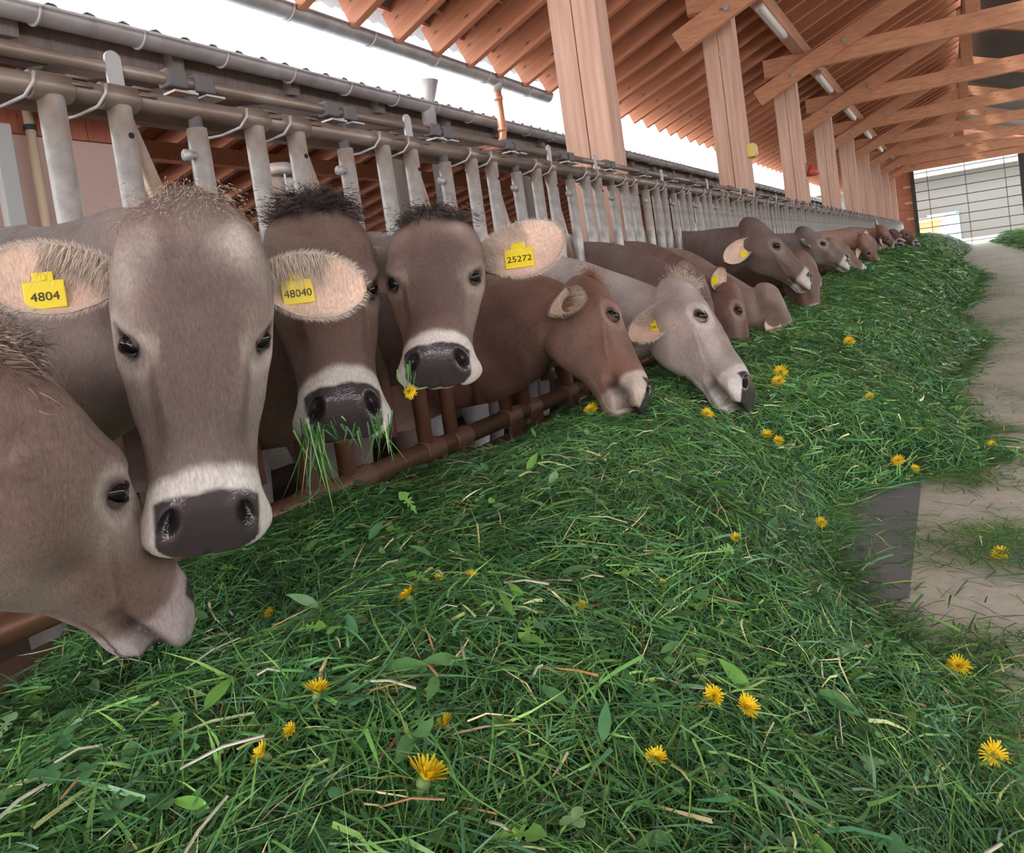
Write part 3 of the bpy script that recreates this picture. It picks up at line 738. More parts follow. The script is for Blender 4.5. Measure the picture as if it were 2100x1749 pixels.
def text_mesh(body, size, mt, parent, name='tag_number'):
    cu = bpy.data.curves.new('txt', 'FONT'); cu.body = body; cu.size = size; cu.align_x = 'CENTER'; cu.align_y = 'CENTER'; cu.extrude = .0002; cu.resolution_u = 3
    o = bpy.data.objects.new('txt', cu); COL.objects.link(o); dg = bpy.context.evaluated_depsgraph_get()
    me = bpy.data.meshes.new_from_object(o.evaluated_get(dg)); bpy.data.objects.remove(o); bpy.data.curves.remove(cu)
    me.materials.clear(); me.materials.append(mt); me.name = name
    return link(bpy.data.objects.new(name, me), parent)
GREY = dict(base=(.212, .164, .143), light=(.47, .405, .36), dark=(.095, .062, .052))
BROWN = dict(base=(.235, .13, .095), light=(.40, .27, .21), dark=(.135, .07, .05))
def st(b, **k): d = dict(b); d.update(k); return d

def cow(label, poll, muz, dp, fence, scale=1., phi=0., sgn=0, ears=(), style=GREY, voxel=.006, op=0., body=True, group=None, hair=0, pollhair=None,
        neckz=None, tilt=0., tags=(), eyes=(1, -1), dm=None, neck_pull=(.25, .35), neck_w=1., bodydir=-1, tk=1.):
    """poll, muz: where the crown and the muzzle tip sit as seen from the camera; dp depth of the poll; fence: y where the neck passes the fence"""
    L = .572*scale*tk; KT = np.array([1, 1, tk]); Pp = at_d(*poll, dp)
    if dm is None:
        best = None
        for dd in np.linspace(-.6, .6, 1201):
            if sgn and np.sign(dd) != sgn and abs(dd) > 1e-6: continue
            e = abs(np.linalg.norm(at_d(*muz, dp+dd)-Pp)-L)
            if best is None or e < best[0]: best = (e, dd)
        dm = dp+best[1]
    Pm = at_d(*muz, dm); t = Pm-Pp; t /= np.linalg.norm(t)
    mid = (Pp+Pm)/2; nc = -mid/np.linalg.norm(mid); nc = nc-t*(nc@t); nc /= np.linalg.norm(nc)
    right = RC@np.array([1., 0, 0]); rr = np.cross(t, nc)
    if rr@right < 0: rr = -rr
    ph = math.radians(phi); n = nc*math.cos(ph)+rr*math.sin(ph); s = np.cross(n, t)      # right handed (s,n,t)
    B = np.stack([s, n, t]);                                                             # rows
    W_ = lambda h: Pp+(np.asarray(h)*KT*scale)@B
    H_ = lambda w: ((w-Pp)@B.T)/scale/KT
    toc = -mid/np.linalg.norm(mid); near = 1 if (s@toc) > 0 else -1
    if abs(phi) < 45: near = 1 if (s@right) > 0 else -1                                   # for a frontal head: the ear on the picture's right
    root = thing('cow', tuple(np.array([FX-1.2, fence, FLOOR-.16])), label, 'cow', group)
    o0 = np.array(root.location)
    # shells
    hv, hf = head_mesh(1.0); parts = [(W_(hv), hf)]
    zf = neckz if neckz is not None else -.08
    F_ = np.array([FX, fence, zf])
    A = W_([0, -.135, .085]); back = W_([0, -.33, -.03])-A; back /= np.linalg.norm(back)
    D = np.linalg.norm(F_-A)
    C = hermite(A, back*D*neck_pull[0]*4, F_, np.array([-1, 0, 0])*D*neck_pull[1]*3, 13)
    q = np.linspace(0, 1, 13); nw = scale*neck_w
    rw = np.interp(q, [0, .15, .5, 1], [.085, .100, .108, .112])*nw; rh = np.interp(q, [0, .15, .5, 1], [.115, .150, .205, .265])*nw
    ex = np.array([[FX-.25, fence, zf+.0], [FX-.5, fence, zf-.02]]); Cn = np.concatenate([C, ex]); rw = np.append(rw, [.15*nw, .24*nw]); rh = np.append(rh, [.29*nw, .35*nw])
    upn = []
    for i in range(15):
        k = min(1, i/6); u = n*(1-k)+np.array([0, 0, 1.])*k
        if phi and abs(phi) > 45: u = (n*.7-t*.3)*(1-k)+np.array([0, 0, 1.])*k
        upn.append(u)
    parts.append(loft(Cn, rw, rh, upn))
    for sd in (1, -1):                                   # roots of the ears
        b_ = W_([sd*.06, -.09, .08]); c_ = W_([sd*.130, -.102, .088])
        mb = MB().tube([b_, (b_+c_)/2, c_], [.045*scale, .040*scale, .018*scale], 12); parts.append((mb.v[0], mb.f))
    V, Fq = remeshed(parts, voxel, 6 if voxel < .008 else 3)
    h = H_(V); ish = (h[:, 2] > -.16) & (h[:, 1] > -.30)
    h2, g = shape_head(h, op, True); wgt = (sstep(h[:, 2], -.12, -.02)*sstep(h[:, 1], -.33, -.25)*(np.abs(h[:, 0]) < .16))[:, None]
    V = V+(W_(h+(h2-h)*wgt)-W_(h))
    # folds of skin across the throat and neck
    nl = (1-wgt[:, 0]); fold = np.sin((V[:, 0]*.8+V[:, 2]*.55)*30+2.5*vnoise(V*4, 9))*.006*nl*sstep(V[:, 2]-(zf), .12, -.15)*(voxel < .008)
    V[:, 1] += fold
    h = H_(V); C_, wet = coat_colour(h, style, V)
    mg = (g*wgt[:, 0]*sstep(h[:, 2], .42, .46))[:, None]; C_ = C_*(1-.8*mg)
    AV, AF, AC, AW = [V], [Fq], [C_], [wet]; nv_ = len(V)
    # body, with legs, behind the fence
    if body:
        xs = np.array([-.35, -.6, -.95, -1.4, -1.9, -2.3, -2.5])*1.0
        zc = zf-.02+np.array([0, .0, -.02, -.03, -.02, 0, .02]); P = np.stack([FX+xs, np.full(7, fence)+.0*xs, zc], 1)
        v, f = loft(P, np.array([.16, .27, .31, .35, .30, .24, .08]), np.array([.30, .40, .40, .41, .37, .30, .10]), n=24)
        cb = np.tile(np.array(style['base'])*np.array([1, 1, 1.]), (len(v), 1))*(1+.1*vnoise(v*6, 8))[:, None]
        AV.append(v); AC.append(cb); AW.append(np.zeros(len(v))); f4 = [q for q in f if len(q) == 4]; AF.append(np.array(f4)+nv_); nv_ += len(v)
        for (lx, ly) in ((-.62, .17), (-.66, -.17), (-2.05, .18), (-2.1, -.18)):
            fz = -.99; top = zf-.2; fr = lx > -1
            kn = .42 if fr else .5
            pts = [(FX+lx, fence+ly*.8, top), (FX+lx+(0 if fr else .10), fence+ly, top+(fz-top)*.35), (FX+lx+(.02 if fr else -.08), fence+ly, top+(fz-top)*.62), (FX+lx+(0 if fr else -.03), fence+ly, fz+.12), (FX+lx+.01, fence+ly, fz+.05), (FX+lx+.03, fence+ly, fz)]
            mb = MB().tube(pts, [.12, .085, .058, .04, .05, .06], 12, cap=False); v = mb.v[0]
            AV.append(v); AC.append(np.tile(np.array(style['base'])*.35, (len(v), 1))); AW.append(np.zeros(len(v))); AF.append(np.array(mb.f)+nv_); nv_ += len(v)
    # ears
    ear_info = {}
    for side in (1, -1):
        key = 'near' if side == near else 'far'
        e = dict(L=.20, W=.125, dir=(.95, -.05, .12), face=(0, 1, .1)); e.update(dict(ears).get(key, {}))
        m_ = np.array([side, 1, 1.])
        b_ = W_(np.array(e.get('base', (.106, -.100, .088)))*m_); dl = (np.array(e['dir'])*m_)@B; df = (np.array(e['face'])*m_)@B
        v, f, inner, uu, vv, fr = ear_mesh(b_, dl, df, e['L']*scale, e['W']*scale, flip=side, nu=22 if voxel < .0095 else 12, nv=15 if voxel < .0095 else 9, curl=e.get('curl', .9))
        # inside pink, creamy rim, brown back
        ic = np.array(style.get('earin', (.80, .58, .45))); rim = np.array(style.get('earrim', (.66, .56, .47))); bk = np.array(style['base'])*1.05
        mm = (sstep(np.abs(vv), .55, .95)+sstep(uu, .35, .05))[:, None].clip(0, 1)
        c = np.where(inner[:, None] > .5, ic*(1-mm)+rim*mm, bk)
        dk = np.exp(-((uu-.12)/.12)**2-(vv/.5)**2)[:, None]*(inner[:, None] > .5); c = c*(1-.6*dk)
        AV.append(v); AC.append(c); AW.append(np.zeros(len(v))); AF.append(f+nv_); nv_ += len(v); ear_info[key] = (b_, fr, e, v, inner, uu, vv)
    Vall = np.concatenate(AV)-o0; Fall = np.concatenate(AF)
    arr_mesh('body', Vall, Fall, M['coat'], np.concatenate(AC), root, extra={'Wet': np.concatenate(AW)})
    # eyes
    for side in (1, -1):
        c = W_((EYE+np.array([-.009, 0, .0]))*np.array([side, 1, 1]))-o0; r = .0235*scale
        rings = []; ax = (np.array([.90*side, .38, .04]))@B; ax /= np.linalg.norm(ax)
        w2 = t*.66+n*.62; w2 -= ax*(w2@ax); w2 /= np.linalg.norm(w2); u_ = np.cross(w2, ax); nn = 20; v = []
        for i in range(13):
            a_ = PI*i/12; v.append(c+ax*math.cos(a_)*r*.95+r*math.sin(a_)*(np.cos(np.arange(nn)*2*PI/nn)[:, None]*u_*.72+np.sin(np.arange(nn)*2*PI/nn)[:, None]*w2))
        mb = MB().add(np.concatenate(v), [(i*nn+k, i*nn+(k+1) % nn, (i+1)*nn+(k+1) % nn, (i+1)*nn+k) for i in range(12) for k in range(nn)])
        eo = mb.build('eye', M['eye'], root, smooth=True)
        rimc = np.array([.045, .033, .033]); bc = np.array(style['base'])*.95
        for sg2 in (1, -1):
            th_ = np.linspace(-1.42, 1.42, 15); ph_ = np.linspace(0, 1, 6); v = []; cl = []
            for tq in th_:
                f0 = (.72 if sg2 > 0 else .86)*max(math.cos(tq*1.08), 0)**.8+.02
                for pq in ph_:
                    f1 = f0+(1.45-f0)*pq; rr_ = r*(1.12-.05*(pq > 0)); v.append(c+(ax*math.cos(tq)*.96+w2*math.sin(tq))*math.cos(f1)*rr_+u_*math.sin(f1)*sg2*rr_*.86)
                    cl.append(rimc*(1-min(1, pq*2.2))+bc*min(1, pq*2.2))
            f = np.array([[a1*6+b1, (a1+1)*6+b1, (a1+1)*6+b1+1, a1*6+b1+1][::sg2] for a1 in range(14) for b1 in range(5)])
            lo = arr_mesh('eyelid', np.array(v), f, M['coat'], np.array(cl), eo, extra={'Wet': np.zeros(len(v))})
            so = lo.modifiers.new('s', 'SOLIDIFY'); so.thickness = .0022*scale; so.offset = -1
    # ear tags
    for key, num, uu_, vv_, sz in tags:
        b_, (dl, dw, df), e, v, inner, u0, v0 = ear_info[key]
        i = np.argmin((u0-uu_)**2+(v0-vv_)**2*.3+(inner < .5)*9); P = v[i]+df*.009*scale-o0
        down = np.array([0, 0, -1.]) if True else t
        y_ = -(down-df*(down@df)); y_ /= np.linalg.norm(y_); x_ = np.cross(y_, df)
        # a small lean so that the plate follows the ear
        R = np.stack([x_, y_, df], 1); k = scale*sz
        tb = MB().box(P-y_*.012*k, (.058*k, .046*k, .003), R); tb.box(P+y_*.018*k, (.030*k, .016*k, .003), R); tb.tube([P+y_*.016*k-df*.004, P+y_*.016*k+df*.004], .006*k, 12)
        to = tb.build('ear_tag', M['tag'], root, bevel=.0015)
        if num:
            tx = text_mesh(num, .0205*k, M['ink'], to); m4 = Matrix.Identity(4)
            for a_ in range(3):
                for b2 in range(3): m4[a_][b2] = R[a_][b2]
                m4[a_][3] = (P-y_*.016*k+df*.0024)[a_]
            tx.matrix_basis = m4
    # fringe hair in the ears, tuft on the poll
    if hair:
        RV, RF, RCc = [], [], []; nb = 0
        for key, (b_, (dl, dw, df), e, v, inner, u0, v0) in ear_info.items():
            up_s = np.sign(dw@np.array([0, 0, 1.]))
            N = int(900*hair); L_ = e['L']*scale; W2 = e['W']*scale
            u = rng.uniform(.03, .62, N); vv = up_s*rng.uniform(.15, 1.02, N)
            wu = W2/2*np.interp(u, [0, .08, .2, .38, .55, .72, .86, .95, 1], [.36, .46, .72, .95, 1.0, .93, .70, .42, .06])
            cup = .030*np.interp(u, [0, .3, 1], [1.5, 1.1, .35])*e.get('curl', .9)
            sag = .018*np.sin(u*PI*.9)*L_/.2
            P = b_+dl*(u*L_)[:, None]+dw*(np.sin(vv*PI/2*.96)*wu)[:, None]-df*(cup*np.cos(vv*PI/2)+sag-.002)[:, None]
            d = -dw*up_s*rng.uniform(.6, 1.1, N)[:, None]+dl*rng.uniform(-.1, .7, N)[:, None]+df*rng.uniform(.25, .6, N)[:, None]; d /= np.linalg.norm(d, axis=1)[:, None]
            ln_ = rng.uniform(.02, .055, N)*scale*(1-.5*u); dr = -dw*up_s*rng.uniform(0, .35, (N, 1))-df*rng.uniform(.1, .4, (N, 1))
            cc = np.array(style.get('earhair', (.72, .63, .54)))*rng.uniform(.65, 1.25, (N, 1))
            a_, f_, c_ = strips(P-o0, d, ln_, .0011*scale, dr, cc); RV.append(a_); RF.append(f_+nb); RCc.append(c_); nb += len(a_)
            # short fringe all round the rim
            N = int(1100*hair); u = rng.uniform(.05, 1, N); sgn2 = rng.choice([-1, 1], N)
            wu = W2/2*np.interp(u, [0, .08, .2, .38, .55, .72, .86, .95, 1], [.36, .46, .72, .95, 1.0, .93, .70, .42, .06]); sag = .018*np.sin(u*PI*.9)*L_/.2
            P = b_+dl*(u*L_)[:, None]+dw*(sgn2*wu)[:, None]-df*(sag+.004)[:, None]
            d = dw*sgn2[:, None]*rng.uniform(.3, 1, (N, 1))+dl*(u**2*1.5+.2)[:, None]+rng.normal(0, .18, (N, 3)); d /= np.linalg.norm(d, axis=1)[:, None]
            cc = np.array(style.get('earrim', (.66, .58, .50)))*rng.uniform(.8, 1.25, (N, 1))
            a_, f_, c_ = strips(P-o0, d, rng.uniform(.006, .016, N)*scale, .0009*scale, np.zeros((N, 3)), cc); RV.append(a_); RF.append(f_+nb); RCc.append(c_); nb += len(a_)
        arr_mesh('ear_hair', np.concatenate(RV), np.concatenate(RF), M['hair'], np.concatenate(RCc), root)
        # short coat hairs lying along the skin
        N = int(20000*hair)
        tri = Fq[rng.integers(0, len(Fq), N*2)]
        w4 = rng.dirichlet((1, 1, 1, 1), N*2); P = (V[tri]*w4[..., None]).sum(1)
        e1 = V[tri[:, 1]]-V[tri[:, 0]]; e2 = V[tri[:, 2]]-V[tri[:, 1]]; nr = np.cross(e1, e2); nr /= np.linalg.norm(nr, axis=1)[:, None]+1e-12
        hh = H_(P); vis = ((nr*(-P)).sum(1) > -.3*np.linalg.norm(P, axis=1)) & (P[:, 0] > FX-.15)
        nopad = ~((hh[:, 2] > .462) & (np.abs(hh[:, 0]) < .084) & (hh[:, 1] > -.125))
        ed = np.sqrt(((hh[:, 1]-EYE[1])/.022)**2+((hh[:, 2]-EYE[2])/.032)**2); nopad &= ~((ed < 1) & (np.abs(hh[:, 0]) > .05))
        k = np.where(vis & nopad)[0][:N]; P = P[k]; nr = nr[k]; hh = hh[k]
        flow = np.outer(sstep(hh[:, 2], .12, .25), t)+np.outer(1-sstep(hh[:, 2], .12, .25), -t*.3+0*t)+.9*np.outer(np.sign(hh[:, 0])*sstep(np.abs(hh[:, 0]), 0, .08)*(1-sstep(hh[:, 2], .12, .3)), s)
        flow += .5*np.stack([vnoise(P*14, 21), vnoise(P*14, 22), vnoise(P*14, 23)], 1)+rng.normal(0, .15, (len(P), 3)); flow -= nr*(flow*nr).sum(1)[:, None]; flow /= np.linalg.norm(flow, axis=1)[:, None]+1e-9
        crown = (hh[:, 2] < .10) & (hh[:, 1] > -.12)
        ln_ = np.where(crown, rng.uniform(.008, .022, len(P)), rng.uniform(.004, .009, len(P)))*scale
        cc, _ = coat_colour(hh, style, P); cc = cc*rng.uniform(.8, 1.15, (len(P), 1))
        a_, f_, c_ = strips(P-o0+nr*.0003, flow+nr*np.where(crown, .35, .16)[:, None], ln_, .0008*scale, -nr*.2, cc, nseg=2, side=np.cross(flow, nr))
        arr_mesh('coat_hair', a_, f_, M['hair'], c_, root)
    if pollhair:
        col, N, ln0 = pollhair
        th = rng.normal(0, 1, (N, 2)); loc = np.stack([th[:, 0]*.042, -.012+th[:, 1]*.02-.6*np.abs(th[:, 0])*.012, -.022+rng.uniform(-.03, .045, N)+.0*th[:, 0]], 1)
        P = W_(loc); sw = loc[:, 0]/.06
        d = np.outer(sw, s)*1.0+np.outer(rng.uniform(.0, .5, N), n)+np.outer(rng.uniform(-.25, .6, N), t)+1.0*np.stack([vnoise(P*22, 31), vnoise(P*22, 32), vnoise(P*22, 33)], 1)
        d /= np.linalg.norm(d, axis=1)[:, None]; cc = np.array(col)*rng.uniform(.6, 1.5, (N, 1))
        dr = -d*.75+np.outer(rng.uniform(.1, .8, N), t)*.8+np.outer(np.sign(sw), s)*.15+.8*np.stack([vnoise(P*30, 34), vnoise(P*30, 35), vnoise(P*30, 36)], 1)+rng.normal(0, .12, (N, 3))
        a_, f_, c_ = strips(P-o0, d, rng.uniform(.4, 1.1, N)*ln0*scale, .0018*scale, dr, cc, nseg=5)
        arr_mesh('poll_hair', a_, f_, M['hair'], c_, root)
    return root, W_, B
M['lid'] = mat('eyelid_skin', (.045, .033, .033), .45)
OPEN = [YA0+PER*(k+.83) for k in range(-3, 60)]
def opening(k): return OPEN[k+3]
FRONT = dict(near=dict(L=.215, W=.13, dir=(.97, .02, .10), face=(-.10, 1, .15)), far=dict(L=.215, W=.125, dir=(.97, .0, -.05), face=(.0, 1, .1)))
cow('foremost big grey brown cow facing the camera, yellow tag 48040 in its ear', (394, 430), (438, 1150), 1.25, opening(-1), 1.0, phi=4, sgn=0, style=st(GREY, crown=1.0, face=.75), voxel=.0048, hair=1.0,
    ears=FRONT, tags=[('near', '48040', .38, -.02, 1.05), ('far', '4804', .58, .1, 1.05)], pollhair=((.36, .29, .24), 2200, .018), neckz=.03)
cow('grey brown cow at the lower left picture edge with its nose down in the grass', (30, 722), (420, 1200), 1.04, opening(-2), 1.0, phi=104, sgn=1, style=st(GREY, earin=(.30, .19, .15), base=(.19, .132, .108), muzzle=(.46, .38, .36), crown=.1, face=.2), voxel=.0048, hair=.8, op=.5,
    ears=dict(near=dict(dir=(.2, -.95, -.05), face=(1, .2, .1), L=.13, W=.10, base=(.11, -.14, .06)), far=dict(dir=(.9, -.2, .0), face=(0, 1, .2))), neckz=-.15, pollhair=((.20, .15, .12), 2500, .045))
cow('brown cow with curly dark topknot, chewing grass behind the foremost cow', (645, 425), (718, 862), 1.88, opening(0), 1.08, phi=8, sgn=-1, style=st(GREY, base=(.175, .118, .095), light=(.28, .21, .17), crown=.0, face=.3), voxel=.0055, hair=.8,
    ears=dict(near=dict(dir=(.85, -.5, .05), face=(-.5, 1, .1), L=.15)), pollhair=((.060, .044, .038), 8000, .052), neckz=-.06)
cow('cow with dark topknot and wet dark nose, tag 25272 in its raised ear', (884, 446), (892, 752), 1.92, opening(1), 1.0, tk=.80, phi=-6, sgn=-1, style=st(GREY, base=(.20, .14, .118), light=(.37, .29, .245), crown=.7, face=.7), voxel=.0050, hair=.8,
    ears=dict(near=dict(L=.25, W=.18, dir=(.95, .1, -.22), face=(-.15, 1, .1)), far=dict(dir=(.3, -.9, .1), face=(1, .3, 0), L=.12)), tags=[('near', '25272', .46, .05, 1.35)], pollhair=((.065, .05, .045), 5000, .032), neckz=-.0)
cow('reddish brown cow in side view bending over the grass, left of the pale cow', (1226, 600), (1372, 838), 2.85, opening(2), 1.07, phi=112, sgn=0, style=st(BROWN, base=(.225, .13, .098), light=(.38, .26, .21), muzzle=(.66, .56, .47), crown=.3, face=.35), voxel=.0058, hair=.6, op=.8,
    ears=dict(near=dict(L=.16, W=.125, dir=(.12, -.55, .80), face=(.93, -.28, -.28), base=(.142, -.125, .070), curl=1.3), far=dict(dir=(.9, -.1, -.3), face=(0, 1, .2))), tags=[('near', '60', .4, .3, .9)], pollhair=((.46, .24, .14), 5000, .036), neckz=-.16)
cow('pale silver grey cow in side view with an orange eye, mouth open over the grass', (1414, 584), (1580, 806), 2.98, opening(3), 1.04, phi=93, sgn=-1, style=st(GREY, base=(.43, .375, .345), light=(.68, .62, .57), dark=(.25, .195, .175), muzzle=(.74, .70, .67), crown=.8, face=.55), voxel=.0058, hair=.6, op=.8,
    ears=dict(near=dict(L=.22, W=.13, dir=(.25, -.85, .42), face=(1, .25, 0)), far=dict(dir=(.5, -.85, .3), face=(0, 1, .2), L=.15)), tags=[('near', '08186', .45, .1, .85)], pollhair=((.64, .55, .47), 5000, .042), neckz=-.11)
g_ = None
cow('dark brown cow grazing half hidden behind the pale silver cow', (1440, 565), (1508, 800), 3.45, opening(4), 1.0, phi=95, sgn=0, style=st(BROWN, base=(.15, .095, .08), light=(.25, .17, .14), dark=(.09, .06, .05), earin=(.30, .19, .15), earrim=(.36, .26, .21)), voxel=.009, op=.5, neckz=-.04,
    ears=dict(near=dict(L=.135, W=.10, dir=(.35, .25, -.85), face=(1, .2, .2)), far=dict(dir=(.5, -.85, .3), face=(0, 1, .2))))
cow('brown cow with a small upright ear, behind the dark brown grazing cow', (1512, 585), (1560, 765), 4.0, opening(5), .95, phi=95, style=st(BROWN, base=(.17, .10, .08)), voxel=.009, neckz=-.03, ears=dict(near=dict(L=.15, dir=(.85, .1, -.5), face=(.6, .5, .3))), tags=[('near', '', .5, .2, .9)])
cow('light brown cow sunk deep in the grass below the raised grey head', (1592, 592), (1642, 730), 4.2, opening(6), .95, phi=104, style=st(BROWN, base=(.28, .21, .175), light=(.42, .33, .28), face=.9), voxel=.009, neckz=-.08, ears=dict(near=dict(L=.14, dir=(.8, -.3, .4), face=(.8, .3, -.3))))
cow('grey cow in profile holding its head up above the grass, white muzzle raised', (1552, 450), (1690, 574), 4.85, opening(7), 1.0, phi=90, style=st(GREY, base=(.165, .118, .098), light=(.26, .20, .17), dark=(.20, .11, .085), crown=.1, face=.6, muzzle=(.66, .61, .56)), voxel=.0075, neckz=.02, op=.4,
    ears=dict(near=dict(L=.24, W=.14, dir=(.35, -.9, -.1), face=(1, .3, 0))), tags=[('near', '', .45, .3, .8)])
cow('red brown cow with its face turned down behind the raised grey head', (1658, 522), (1690, 655), 5.2, opening(8), .9, phi=60, style=st(BROWN, base=(.22, .13, .10)), voxel=.009, neckz=-.05)
cow('grey cow with a white muzzle looking right, seventh head from the pale cow', (1655, 466), (1762, 540), 6.6, opening(10), .92, phi=90, style=st(GREY, base=(.22, .17, .15), light=(.40, .34, .30), muzzle=(.72, .68, .62)), voxel=.009, neckz=.02)
cow('light brown cow with a cream muzzle beyond the grey one', (1712, 490), (1790, 555), 7.9, opening(12), .92, phi=70, style=st(BROWN, base=(.29, .19, .14), light=(.5, .4, .33), muzzle=(.7, .62, .54)), voxel=.010, neckz=0)
cow('orange brown cow with a pale ear in the distance', (1778, 486), (1812, 545), 9.2, opening(14), .85, phi=60, style=st(BROWN, base=(.30, .17, .12), light=(.5, .36, .28)), voxel=.012, neckz=0)
cow('brown cow turned away, small between two distant heads', (1812, 466), (1842, 500), 12.4, opening(18), .95, phi=70, style=st(BROWN, base=(.24, .13, .09)), voxel=.014, neckz=.02)
cow('farthest brown cow beside the wire gate, head over the grass', (1858, 470), (1888, 497), 15.0, opening(22), .95, phi=70, style=st(BROWN, base=(.25, .14, .10)), voxel=.014, neckz=.02)
cow('distant dark cow just left of the farthest brown one', (1835, 470), (1852, 494), 14.0, opening(20), .9, phi=60, style=st(BROWN, base=(.17, .10, .08)), voxel=.014, neckz=.02)
# cows lying and standing further back in the shed: only their backs show
def back_cow(label, x, y, z, style, L=2.0, w=.33, rot=0):
    root = thing('cow', (x, y, -.64), label, 'cow'); z0 = z+.64
    q = np.linspace(0, 1, 12); P = np.stack([np.zeros(12), (q-.5)*L, z0-.40+.02*np.sin(q*9)], 1)
    v1, f1 = loft(P, np.interp(q, [0, .07, .3, .7, .93, 1], [.08, .24, .30, .36, .26, .1])*w/.33, np.interp(q, [0, .07, .3, .7, .93, 1], [.10, .30, .39, .42, .34, .12]))
    Pn = np.array([(0, L*.42, z0-.42), (0, L*.55, z0-.36), (0, L*.68, z0-.34), (0, L*.80, z0-.42)]); v2, f2 = loft(Pn, [.24, .15, .12, .10], [.33, .22, .17, .13])
    ph = np.array([(0, L*.76, z0-.38), (0, L*.83, z0-.45), (0, L*.92, z0-.60), (0, L*1.0, z0-.74), (0, L*1.03, z0-.79)]); v3, f3 = loft(ph, [.08, .12, .10, .085, .04], [.08, .13, .11, .08, .04])
    V, F = remeshed([(v1, f1), (v2, f2), (v3, f3)]+[(m.v[0], m.f) for m in [MB().tube([(sx*.18, L*sy, z0-.5), (sx*.18, L*sy-.04, z0-.85), (sx*.18, L*sy, .1), (sx*.18, L*sy+.03, .01)], [.13, .07, .045, .06], 12) for sx in (1, -1) for sy in (.36, -.40)]], .02, 4)
    c = np.array(style['base'])*(1+.1*vnoise(V*5, 3))[:, None]
    arr_mesh('body', V, F, M['coat'], c, root, extra={'Wet': np.zeros(len(V))}); root.rotation_euler = (0, 0, rot); return root
WHITE_ = st(GREY, base=(.55, .52, .47)); 
structure('floor_cubicles', MB().box((-5.0, 9, -.84), (1.5, 20, .40)).build('floor_cubicles', M['concrete']))
back_cow('white backed cow standing in the shed behind the cow with tag 25272', -4.95, 5.9, .82, WHITE_)
back_cow('white backed cow standing in the shed left of the nearest big timber post', -4.95, 9.1, .84, WHITE_)
back_cow('pale grey backed cow standing before the pink wall behind the foremost cow', -4.95, 2.5, .82, st(GREY, base=(.42, .37, .33)))

# ================================================================== the heap of cut grass
ED = np.array([[-2, -.02], [0, -.03], [.8, .0], [1.17, -.03], [1.26, -.05], [1.45, -.02], [1.59, -.13], [1.72, -.22], [1.86, -.31], [2.2, -.40], [2.6, -.40], [2.8, -.22], [2.95, .0], [3.15, .03], [3.7, -.06], [4.4, -.12], [5.2, 0], [6.1, .13], [8.4, -.06], [9.5, .12], [11.3, .18], [14, .35], [17, .15], [21.5, .05], [26, .3], [31.7, .5], [36.5, .6]])
def heap_edge(y): return np.interp(y, ED[:, 0], ED[:, 1])
def heap_h(x, y):
    x = np.asarray(x, float); y = np.asarray(y, float); e = heap_edge(y)
    crest = np.interp(y, [0.3, 1.2, 2, 3, 4, 7, 12, 20, 36], [.34, .36, .37, .40, .43, .49, .56, .66, .70])      # height of the crest above the floor
    fen = np.interp(y, [.3, .65, .85, 1.05, 1.6, 1.9, 2.2, 2.6, 2.9, 3.3, 4, 7, 36], [.18, .21, .25, .28, .28, .25, .20, .15, .15, .22, .24, .26, .30])
    xc = np.interp(y, [.5, 1.3], [-.86, -1.02])
    r = (x-xc)/(e-xc); f_out = np.clip(1-np.clip(r, 0, 1)**1.75, 0, 1)
    l = np.clip((xc-x)/(.66), 0, 1); h = np.where(x > xc, crest*f_out, fen+(crest-fen)*(1-sstep(l, 0, 1)))
    p = np.stack([x, y], -1).reshape(-1, 2); nz = (vnoise(p*1.7, 41)*.035+vnoise(p*4.1, 42)*.022+vnoise(p*9, 43)*.010).reshape(x.shape)
    edge = np.clip(h/.12, 0, 1)
    h = h-.13*np.exp(-((x+1.27)/.20)**2-((y-.80)/.22)**2)*(h > .1)
    return floor_z(y)+h+nz*edge
def hit_heap(px, py):
    d = ray(px, py); d = d/np.linalg.norm(d)
    for s_ in np.concatenate([np.arange(.3, 6, .01), np.arange(6, 40, .04)]):
        p = d*s_
        hz = float(heap_h(np.array([p[0]]), np.array([p[1]]))[0]) if p[0] < float(heap_edge(p[1])) else float(floor_z(p[1]))
        if p[2] <= hz: return p
    return d*30
xs = np.concatenate([np.linspace(-1.74, .0, 60), [1.0]]); yl = np.concatenate([np.arange(-.6, 6, .03), np.arange(6, 14, .08), np.arange(14, 36.8, .2)])
NXg = 64; V = []
for y in yl:
    e = float(heap_edge(y)); xx = np.linspace(-1.70, e, NXg); V.append(np.stack([xx, np.full(NXg, y), heap_h(xx, np.full(NXg, y))-.012], 1))
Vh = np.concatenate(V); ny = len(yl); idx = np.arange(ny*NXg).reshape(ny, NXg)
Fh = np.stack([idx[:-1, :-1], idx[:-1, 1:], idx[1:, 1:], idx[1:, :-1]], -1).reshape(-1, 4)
ch = np.array([.018, .055, .018])*(1+.4*vnoise(Vh*30, 4))[:, None]
